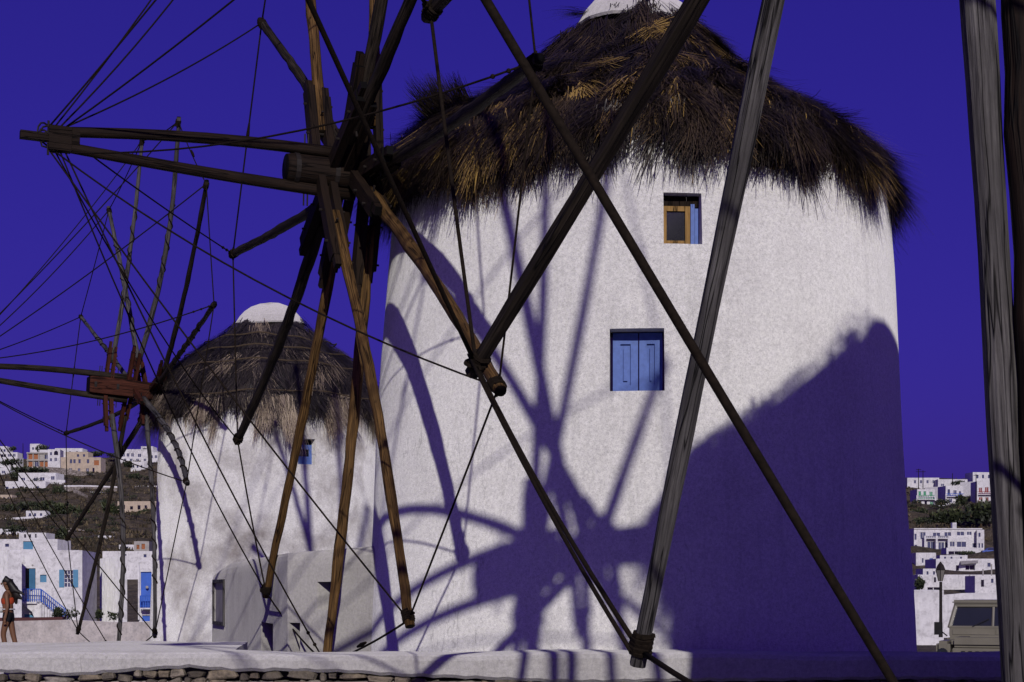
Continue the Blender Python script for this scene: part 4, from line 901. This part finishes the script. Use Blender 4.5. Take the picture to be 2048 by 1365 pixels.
def veranda(r, o, loc, k, P, panes):
    m = MB(); m.poly([P(1920, 1123, -.05), P(1956, 1122, -.05), P(1956, 1127, -1.6), P(1922, 1130, -1.6)]); m.poly([P(1920, 1122.4, -.05), P(1922, 1129.2, -1.6), P(1956, 1126, -1.6), P(1956, 1121, -.05)]); part(m, 'awning', 'concrete', r, o)
    block(r, o, 'terrace', 'plaster_house', P(1915, 1144, -2.2), P(1963, 1142, -.01)); block(r, o, 'stall_counter', 'window_blue', P(1917, 1152, -1.0), P(1962, 1147, -.02))
house('white house with an awning over a dark veranda below the garage', 1872, 1992, 1152, 1118, [(1931, 1950, 1131, 1141, 'glass_dark', .6), (1912, 1918, 1131, 1142, 'glass_dark'), (1975, 1981, 1126, 1134, 'window_blue')], Y=300, deep=8, extra=veranda)
house('low lilac-white wall house with a dark archway behind the street lamp', 1836, 1995, 1192, 1150, [(1855, 1879, 1175, 1182, 'glass_dark'), (1868, 1872, 1155, 1165, 'glass_dark'), (1946, 1954, 1163, 1180, 'concrete', .1)], Y=235, deep=8)
house('tall plain white wall house close behind the parked jeep', 1828, 1888, 1275, 1181, [], Y=75, deep=6, yaw=.05)
low_wall('white roadside wall behind the jeep roof', [at(1884, 1190, 90), at(1930, 1186, 90), at(2060, 1184, 90)], 'plaster_house', 3.0, .4)
low_wall('dry stone terrace wall under the coloured balconies', [at(1815, 1016, 548), at(1880, 1014, 548), at(1925, 1012, 548), at(2060, 1020, 548)], 'rubble', 5.0, .7, capm='plaster_house')
low_wall('second stone terrace wall on the right slope above the hotel', [at(1815, 1036, 500), at(1900, 1034, 500), at(2060, 1040, 500)], 'rubble', 2.6, .7)

# power poles on the right crest
def pole(px, py0, py1, Y, arm, label):
    o = tuple(at(px, py1, Y)); r = thing('utility_pole', o, label, 'pole', 'utility poles on the hill')
    m = MB(); m.tube([at(px, py1 + 6, Y), at(px, py0, Y)], [.16, .12], 6); part(m, 'post', 'wood_dark', r, o)
    for y in arm:
        m = MB(); m.tube([at(px - 5, y, Y), at(px + 5, y, Y)], .10, 5); part(m, 'crossarm', 'wood_dark', r, o)
pole(1837, 938, 978, 600, (940, 944), 'utility pole with two crossarms above the green balcony house')
pole(1846, 941, 976, 605, (944,), 'thin utility pole with one crossarm above the green balcony house')
pole(1905, 947, 976, 610, (), 'bare utility pole behind the blue balcony house')
pole(1952, 949, 1010, 560, (951,), 'utility pole with one crossarm in front of the red balcony house')
pole(46, 887, 910, 660, (), 'thin bare pole on the crest left of the cube house')
for px, y0, y1, lab in ((1939, 1152, 1190, 'thin white garden post beside the lilac wall house'), (1983, 1130, 1190, 'tall thin garden post near the veranda house'), (1966, 1140, 1162, 'short pale post on the veranda terrace')):
    o = tuple(at(px, y1, 228)); m = MB(); m.tube([at(px, y1, 228), at(px, y0, 228)], .09, 6); m.ball(at(px, y0, 228), .12, 6, 4); tag(m.build('garden_post', 'concrete', origin=o), lab, 'post')

# ------------------------------------------------------------------ street lamp
Yl = 52.0; lo_ = tuple(at(1881, 1262, Yl))
lamp = thing('street_lamp', lo_, 'dark post street lamp with a six-sided glass lantern behind the jeep', 'street lamp')
m = MB(); m.tube([at(1881.5, 1275, Yl), at(1881.5, 1240, Yl), at(1881.5, 1164, Yl)], [.065, .05, .045], 8); part(m, 'post', 'iron', lamp, lo_)
def lant(m, ys_, rs_, n=6):
    for (ya, ra), (yb, rb) in zip(zip(ys_[:-1], rs_[:-1]), zip(ys_[1:], rs_[1:])):
        for j in range(n):
            t0, t1 = 2 * PI * j / n + .3, 2 * PI * (j + 1) / n + .3
            c0, c1 = at(1881, ya, Yl), at(1881, yb, Yl)
            f = lambda c, r, t: c + r * np.array([math.cos(t), math.sin(t), 0])
            m.poly([f(c0, ra, t0), f(c0, ra, t1), f(c1, rb, t1), f(c1, rb, t0)])
plain('lamp_glass', (0.16, 0.15, 0.13), 0.25, 0.5, 0.1, 3)
m = MB(); lant(m, [1163, 1141], [.06, .155]); part(m, 'lantern_glass', 'lamp_glass', lamp, lo_)
m = MB(); lant(m, [1141, 1140, 1131, 1127, 1124], [.165, .165, .11, .05, .02]); part(m, 'lantern_roof', 'iron', lamp, lo_)
for j in range(6):
    t = 2 * PI * j / 6 + .3; m = MB(); m.tube([at(1881, 1163, Yl) + .063 * np.array([math.cos(t), math.sin(t), 0]), at(1881, 1141, Yl) + .158 * np.array([math.cos(t), math.sin(t), 0])], .011, 5); part(m, 'lantern_bar', 'iron', lamp, lo_)

# ------------------------------------------------------------------ jeep facing the camera
plain('car_cream', (0.165, 0.152, 0.118), 0.4, 0.4, 0.1, 3)
plain('car_blue', (0.03, 0.08, 0.35), 0.35, 0.5, 0.1, 3)
plain('rubber', (0.015, 0.015, 0.016), 0.8, 0.2, 0.2, 20)
plain('glass_car', (0.02, 0.022, 0.028), 0.08, 0.6, 0.1, 2)
jo = (8.46, 30.2, -.29)
jp = thing('jeep', jo, 'cream boxy off-road jeep facing the mills, parked behind the stone wall', 'jeep', rotz=-.38)
J = lambda x, y, z: np.array(jo) + np.array([x, y, z])
def jbox(nm, m_, x0, x1, y0, y1, z0, z1, par=None, bev=0.0, tz=0):
    m = MB(); m.box(jo[0] + x0, jo[0] + x1, jo[1] + y0, jo[1] + y1, jo[2] + z0, jo[2] + z1)
    ob = part(m, nm, m_, par or jp, jo)
    if bev:
        import bmesh as bm_
        b = bm_.new(); b.from_mesh(ob.data); bm_.ops.remove_doubles(b, verts=b.verts, dist=1e-4)
        if tz: 
            for v in b.verts:
                if v.co.z > (z1 - .01): v.co.x *= 1 - tz
        bm_.ops.bevel(b, geom=list(b.edges), offset=bev, segments=2, affect='EDGES'); b.to_mesh(ob.data); b.free()
    return ob
jbox('body', 'car_cream', -.78, .78, .3, 3.6, .50, 1.16, bev=.04)
hood_ = jbox('hood', 'car_cream', -.58, .58, -.72, .42, .98, 1.155, bev=.05)
for sx_ in (-1, 1):
    jbox('fender', 'car_cream', min(sx_ * .60, sx_ * .84), max(sx_ * .60, sx_ * .84), -.74, .55, .72, 1.09, bev=.05)
    m = MB(); m.tube([J(sx_ * .72, -.12, .30), J(sx_ * .52, -.12, .30)], .42, 20); wh = part(m, 'wheel', 'rubber', jp, jo)
    m = MB(); m.tube([J(sx_ * .74, -.12, .30), J(sx_ * .70, -.12, .30)], .22, 14); part(m, 'rim', 'car_cream', wh, jo)
    m = MB(); m.tube([J(sx_ * .72, 2.6, .30), J(sx_ * .52, 2.6, .30)], .42, 20); part(m, 'wheel', 'rubber', jp, jo)
    m = MB(); m.tube([J(sx_ * .72, -.78, .88), J(sx_ * .72, -.70, .88)], .09, 14); part(m, 'headlight', 'glass_car', jp, jo)
    m = MB(); m.tube([J(sx_ * .80, .45, 1.15), J(sx_ * .96, .42, 1.28)], .012, 5); mi = part(m, 'mirror_arm', 'rubber', jp, jo)
    m = MB(); m.beam(J(sx_ * .96, .42, 1.17), J(sx_ * .96, .42, 1.40), .13, .04, (1, 0, 0)); part(m, 'mirror', 'rubber', mi, jo)
jbox('grille', 'car_cream', -.56, .56, -.76, -.70, .52, .97, bev=.015)
for i in range(7): jbox('grille_slat', 'rubber', -.4 + i * .12, -.34 + i * .12, -.775, -.762, .6, .92)
jbox('bumper', 'concrete', -.86, .86, -.92, -.80, .46, .60, bev=.015)
jbox('bulkhead', 'car_cream', -.76, .76, .42, .50, 1.14, 1.30, bev=.01)
for (x0, x1) in ((-.70, -.06), (.06, .70)): jbox('vent_flap', 'car_cream', x0, x1, .405, .418, 1.18, 1.27)
cabin = MB()
zc0, zc1 = 1.30, 1.715
pts0 = [(-.76, .44), (.76, .44), (.76, 2.2), (-.76, 2.2)]; pts1 = [(-.66, .58), (.66, .58), (.66, 2.2), (-.66, 2.2)]
def pil(a_, b_, r=.035): m = MB(); m.tube([J(*a_), J(*b_)], r, 6, .7); part(m, 'pillar', 'car_cream', jp, jo)
for (x, y), (x1, y1) in zip(pts0, pts1): pil((x, y, zc0), (x1, y1, zc1))
pil((0, .44, zc0), (0, .58, zc1), .022)
m = MB(); m.poly([J(-.74, .455, zc0), J(.74, .455, zc0), J(.65, .585, zc1 - .02), J(-.65, .585, zc1 - .02)]); part(m, 'windscreen', 'glass_car', jp, jo)
m = MB(); m.poly([J(-.75, 2.2, zc0), J(-.75, .46, zc0), J(-.655, .6, zc1), J(-.655, 2.2, zc1)]); part(m, 'side_window', 'glass_car', jp, jo)
m = MB(); m.poly([J(.75, .46, zc0), J(.75, 2.2, zc0), J(.655, 2.2, zc1), J(.655, .6, zc1)]); part(m, 'side_window', 'glass_car', jp, jo)
jbox('screen_base', 'car_cream', -.77, .77, .41, .47, 1.29, 1.335, bev=.01); jbox('screen_header', 'car_cream', -.68, .68, .54, .62, 1.675, 1.725, bev=.01)
jbox('roof', 'car_cream', -.72, .72, .50, 2.9, 1.72, 1.80, bev=.03)
jbox('rear_body', 'car_cream', -.74, .74, 2.18, 3.5, 1.16, 1.715, bev=.03)
for sx_ in (-.35, .3):
    m = MB(); m.tube([J(sx_, .40, 1.32), J(sx_ + .28, .475, 1.46)], .009, 5); part(m, 'wiper', 'rubber', jp, jo)
m = MB(); m.beam(J(-.3, -.2, 1.17), J(.3, -.2, 1.17), .3, .035, (0, 1, 0)); part(m, 'spare_plate', 'car_cream', hood_, jo)

# small blue car by the hotel
co_ = tuple(at(1981, 1109, 392)); car = thing('parked_car', co_, 'small blue car parked at the end of the hotel', 'car')
K = lambda x, y, z: np.array(co_) + np.array([x, y, z])
m = MB(); prof = [(-2.0, .35), (-2.0, .85), (-1.2, .95), (-.7, 1.45), (.9, 1.45), (1.6, .95), (2.0, .85), (2.0, .35)]
for a_, b_ in zip(prof, prof[1:] + prof[:1]): m.poly([K(a_[0], -.8, a_[1]), K(b_[0], -.8, b_[1]), K(b_[0], .8, b_[1]), K(a_[0], .8, a_[1])])
m.poly([K(x, -.8, z) for x, z in prof]); m.poly([K(x, .8, z) for x, z in prof[::-1]]); part(m, 'body', 'car_blue', car, co_)
m = MB(); m.poly([K(-1.05, -.815, .98), K(1.3, -.815, .98), K(.85, -.815, 1.38), K(-.68, -.815, 1.38)]); m.poly([K(-1.05, -.812, .98), K(-.68, -.812, 1.38), K(.85, -.812, 1.38), K(1.3, -.812, .98)]); part(m, 'side_window', 'glass_car', car, co_)
for x in (-1.25, 1.25): m = MB(); m.tube([K(x, -.82, .32), K(x, -.6, .32)], .32, 12); part(m, 'wheel', 'rubber', car, co_)

# ------------------------------------------------------------------ walking person
plain('skin', (0.15, 0.07, 0.036), 0.55, 0.3, 0.08, 6)
plain('hair', (0.010, 0.007, 0.006), 0.5, 0.3, 0.3, 20)
plain('red_cloth', (0.34, 0.05, 0.02), 0.8, 0.1, 0.1, 12)
plain('black_cloth', (0.014, 0.013, 0.016), 0.85, 0.1, 0.2, 12)
plain('pale_cloth', (0.55, 0.53, 0.50), 0.8, 0.1, 0.1, 12)
Yp = 36.5; foot = at(17, 1160, Yp); po = (foot[0], Yp, foot[2] - 1.665)
per = thing('person', po, 'person with long dark hair in an orange top and black shorts walking by the wall', 'person')
P_ = lambda x, y, z: np.array(po) + np.array([x, y, z])           # person faces -x
def skin(name, nodes, edges, m_, parent, root=0, sub=2):
    me = bpy.data.meshes.new(name); me.from_pydata([tuple(n[:3]) for n in nodes], edges, []); me.materials.append(MATS[m_])
    ob = bpy.data.objects.new(name, me); COL.objects.link(ob); ob.parent = parent
    md = ob.modifiers.new('skin', 'SKIN'); md.use_smooth_shade = True
    for v, n in zip(me.skin_vertices[0].data, nodes): v.radius = (n[3], n[4] if len(n) > 4 else n[3]); v.use_root = False
    me.skin_vertices[0].data[root].use_root = True
    s_ = ob.modifiers.new('sub', 'SUBSURF'); s_.levels = sub; s_.render_levels = sub
    return ob
body = [(0, 0, .93, .115, .15), (-.01, 0, 1.08, .095, .125), (-.02, 0, 1.24, .11, .145), (-.01, 0, 1.36, .085, .13), (-.015, 0, 1.44, .05), (-.04, 0, 1.50, .05),
        (-.055, 0, 1.575, .085, .075), (-.05, 0, 1.635, .07, .065),
        (-.0, -.09, .88, .085), (-.09, -.09, .50, .062), (-.05, -.09, .30, .055), (-.01, -.09, .09, .035), (-.12, -.09, .035, .03),
        (.0, .09, .88, .085), (.07, .09, .50, .062), (.12, .09, .30, .053), (.20, .09, .11, .035), (.11, .09, .04, .03),
        (0, -.17, 1.36, .055), (.045, -.22, 1.10, .042), (.0, -.23, .86, .032), (-.02, -.23, .79, .028),
        (0, .17, 1.36, .055), (-.03, .22, 1.10, .042), (-.10, .22, .90, .032), (-.12, .22, .83, .028),
        (-.04, -.23, .70, .010), (-.02, -.245, .70, .010), (.0, -.25, .705, .010), (.015, -.245, .715, .009), (-.055, -.225, .745, .010)]
ed = [(0, 1), (1, 2), (2, 3), (3, 4), (4, 5), (5, 6), (6, 7), (0, 8), (8, 9), (9, 10), (10, 11), (11, 12), (0, 13), (13, 14), (14, 15), (15, 16), (16, 17), (3, 18), (18, 19), (19, 20), (20, 21), (3, 22), (22, 23), (23, 24), (24, 25), (21, 26), (21, 27), (21, 28), (21, 29), (20, 30)]
skin('body', body, ed, 'skin', per)
m = MB(); m.ball(P_(-.147, 0, 1.578), (.026, .016, .024), 8, 6); part(m, 'nose', 'skin', per, po, True)
m = MB(); m.ball(P_(-.132, 0, 1.533), (.014, .024, .009), 8, 5); part(m, 'mouth', 'red_cloth', per, po, True)
for s_ in (-1, 1):
    m = MB(); m.ball(P_(-.128, s_ * .032, 1.602), (.012, .014, .008), 8, 5); part(m, 'eye', 'black_cloth', per, po)
    m = MB(); m.ball(P_(-.045, s_ * .082, 1.585), (.02, .012, .03), 8, 5); part(m, 'ear', 'skin', per, po)
hair = [(-.025, 0, 1.645, .072, .076), (.02, 0, 1.62, .082, .084), (.06, 0, 1.55, .08, .085), (.10, 0, 1.45, .075, .09), (.16, 0, 1.36, .06, .08), (.23, .0, 1.29, .035, .05), (.30, 0, 1.25, .015, .02), (.20, -.04, 1.42, .05), (.30, -.05, 1.38, .03), (.36, -.05, 1.33, .012), (.14, .03, 1.26, .05, .06), (.16, .03, 1.14, .03), (-.06, 0, 1.665, .04, .055)]
skin('hair', hair, [(0, 1), (1, 2), (2, 3), (3, 4), (4, 5), (5, 6), (3, 7), (7, 8), (8, 9), (4, 10), (10, 11), (0, 12)], 'hair', per)
skin('top', [(-.01, 0, 1.10, .112, .142), (-.022, 0, 1.22, .128, .158), (-.012, 0, 1.32, .108, .145)], [(0, 1), (1, 2)], 'red_cloth', per, sub=2)
skin('shorts', [(0, 0, 1.02, .112, .142), (0, 0, .94, .128, .165), (-.005, -.09, .87, .098), (-.04, -.09, .72, .092), (.005, .09, .87, .098), (.03, .09, .72, .092)], [(0, 1), (1, 2), (2, 3), (1, 4), (4, 5)], 'black_cloth', per)
bag = thing('waist_bag', tuple(P_(-.13, -.1, 1.0)), 'pale waist bag on the hip of the walking person', 'bag')
m = MB(); m.ball(P_(-.15, -.03, 1.02), (.07, .10, .06), 10, 7); part(m, 'pouch', 'pale_cloth', bag, tuple(P_(-.13, -.1, 1.0)), True)
m = MB(); m.tube([P_(.125 * math.cos(t), .165 * math.sin(t), 1.035) for t in np.linspace(0, 2 * PI, 24)], .014, 5); part(m, 'strap', 'pale_cloth', bag, tuple(P_(-.13, -.1, 1.0)), True)

# ------------------------------------------------------------------ shrubs and scrub
def leaf_cloud(c, r, n, size):
    u_ = rng.normal(size=(n, 3)); u_ /= np.linalg.norm(u_, axis=1)[:, None]
    lob = 1 + .35 * np.sin(u_[:, 0] * 5 + c[0]) * np.cos(u_[:, 2] * 4 + c[1])
    p = np.array(c) + u_ * (np.array(r) * (rng.uniform(.45, 1.0, n) ** .6 * lob)[:, None])
    d = nrm([0, 0, 1]) + rng.normal(0, .9, (n, 3)); d /= np.linalg.norm(d, axis=1)[:, None]
    nr = rng.normal(size=(n, 3)); L = np.full(n, size) * rng.uniform(.5, 1.4, n)
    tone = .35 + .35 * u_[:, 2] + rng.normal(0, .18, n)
    return p, d, nr, L, L * .7, rng.normal(0, .15, (n, 3)), tone
def shrub(px, py, wpx, hpx, label, Y=None, mat_='leaf', n=420, name='shrub', size=.09, cat='shrub', group='shrubs on the hillside'):
    if Y is None: Y = float(ground_hit(px, py)[1]) - .5
    k = Y / FPX; c = at(px, py, Y); o = tuple(c); r = thing(name, o, label, cat, group)
    w_, h_ = wpx * k / 2, hpx * k
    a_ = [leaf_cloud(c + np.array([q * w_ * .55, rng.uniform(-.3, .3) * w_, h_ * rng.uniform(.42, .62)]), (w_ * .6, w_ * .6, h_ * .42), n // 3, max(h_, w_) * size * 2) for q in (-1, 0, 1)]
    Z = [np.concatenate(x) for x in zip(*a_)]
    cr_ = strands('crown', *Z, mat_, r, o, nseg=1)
    if 'kind' in cr_: del cr_['kind']
    m = MB()
    m.tube([c - np.array([0, 0, .8]), c + np.array([0, 0, h_ * .3]), c + np.array([.12 * w_, 0, h_ * .6])], [h_ * .05, h_ * .035, h_ * .012], 6)
    part(m, 'trunk', 'stem', r, o)
SH = [(122, 1046, 40, 40, 'dark evergreen bush over the white capped road wall', 445), (158, 1050, 42, 34, 'broad dark bush at the bend of the road wall', 445), (222, 1056, 28, 50, 'tall dark tree beside the cream house with the stair', 452),
      (285, 1046, 26, 26, 'round dark tree in front of the cream house', 450), (311, 1046, 24, 28, 'dark tree by the low cream wing', 452), (20, 1030, 40, 22, 'dark bush below the villa terrace wall', 470), (62, 1020, 44, 16, 'low dark hedge under the villa', 480), (96, 1028, 26, 26, 'dark bush above the road wall', 470),
      (124, 1092, 24, 34, 'dark bush beside the low white house with the teal door', 300), (163, 1104, 40, 30, 'wide dark bush behind the lilac house', 290), (205, 1100, 40, 22, 'dark bush in the scrub behind the yard building', 300), (250, 1098, 36, 24, 'olive bush above the shack', 330), (30, 1066, 44, 14, 'dark bush behind the low white roofs', 300),
      (84, 904, 26, 14, 'dark tree crown on the crest by the cube house', 685), (186, 914, 40, 10, 'dark trees on the crest beyond the cream building', 700), (222, 916, 18, 10, 'small dark tree on the crest by the apartments', 690), (257, 938, 18, 16, 'green bush below the apartments', 645), (26, 904, 14, 10, 'dark round tree on the crest by the flat parapet', 690), (20, 934, 40, 14, 'dark bushes under the terrace house', 640), (31, 962, 18, 18, 'dark bush left of the villa', 575),
      (118, 1000, 22, 26, 'dark bush below the end wing of the villa', 535), (270, 962, 30, 14, 'dark bush on the bare slope by the old mill', 600), (60, 946, 60, 10, 'dark hedge above the villa roof', 590),
      (1834, 1013, 18, 12, 'dark bush under the green balcony house', 552), (1885, 1011, 30, 12, 'dark bush between the green and blue balconies', 556), (1922, 1018, 20, 26, 'dark tree under the blue balcony house', 545), (1962, 1050, 60, 46, 'spreading olive green tree above the hotel', 470), (1880, 1052, 40, 30, 'dark brown-green bush on the stone slope', 480), (1910, 1054, 34, 34, 'dark bush behind the hotel chimney', 468), (1845, 1052, 36, 18, 'scrubby bush above the hotel roof', 470), (1916, 972, 26, 10, 'dark tree on the right crest', 630),
      (1840, 1182, 16, 26, 'dark bush beside the mill wall behind the jeep', 100), (1935, 1112, 30, 8, 'potted shrubs along the garage roof', 396), (1980, 1030, 40, 22, 'brown-green bush under the red balcony house', 510), (1838, 1036, 30, 20, 'brown bush on the stone terrace of the right slope', 515)]
for (px, py, w_, h_, lab, Y_) in SH: shrub(px, py, w_, h_, lab, Y_)
for (px, py, w_, h_, lab) in ((132, 1242, 46, 22, 'leafy dark plant at the foot of the railing stair'), (116, 1240, 18, 26, 'pale flowering plant by the stair railing'), (228, 1242, 24, 18, 'green leafy plant in front of the lilac house'), (198, 1240, 12, 22, 'small plant beside the dark gate')):
    shrub(px, py, w_, h_, lab, 140, name='potted_plant', cat='plant', group='plants along the yard', n=300)
for i in range(60):
    left = i % 3 != 2
    px = rng.uniform(0, 320) if left else rng.uniform(1822, 1995); py = rng.uniform(950, 1085) if left else rng.uniform(1016, 1054)
    shrub(px, py, rng.uniform(10, 26), rng.uniform(6, 13), 'small dark shrub in the dry scrub of the left hillside' if left else 'small dark shrub on the stony right slope', None, n=150, group='small shrubs left' if left else 'small shrubs right')
# low scrub and loose stones covering the slopes (too many to count)
n = 26000
Ysc = rng.uniform(245, 700, n); side_ = rng.random(n) < .62
u_ = np.where(side_, rng.uniform(-.33, -.19, n), rng.uniform(.22, .315, n)); Xsc = u_ * Ysc
root_ = np.stack([Xsc, Ysc, terrain(Xsc, Ysc) - .05], -1)
clump = np.sin(Xsc * .15) * np.cos(Ysc * .09) + .6 * np.sin(Xsc * .37 + Ysc * .21); keep = (clump + rng.normal(0, .5, n) > -.15) & (side_ | (Ysc > 432))
root_ = root_[keep]; m_n = len(root_)
root_ = np.repeat(root_, 5, axis=0) + rng.normal(0, .35, (m_n * 5, 3)) * np.array([1, 1, .1])
d_ = rng.normal(0, .55, (m_n * 5, 3)) + np.array([0, 0, 1]); d_ /= np.linalg.norm(d_, axis=1)[:, None]
L_ = rng.uniform(.25, .9, m_n * 5)
sc = strands('hillside_scrub', root_, d_, rng.normal(size=(m_n * 5, 3)), L_, L_ * .6, rng.normal(0, .2, (m_n * 5, 3)), np.repeat(rng.uniform(0, .8, m_n), 5) + rng.normal(0, .15, m_n * 5), 'scrub', nseg=1)
tag(sc, 'dry brown scrub and low bushes covering the hillsides', 'scrub', kind='stuff')
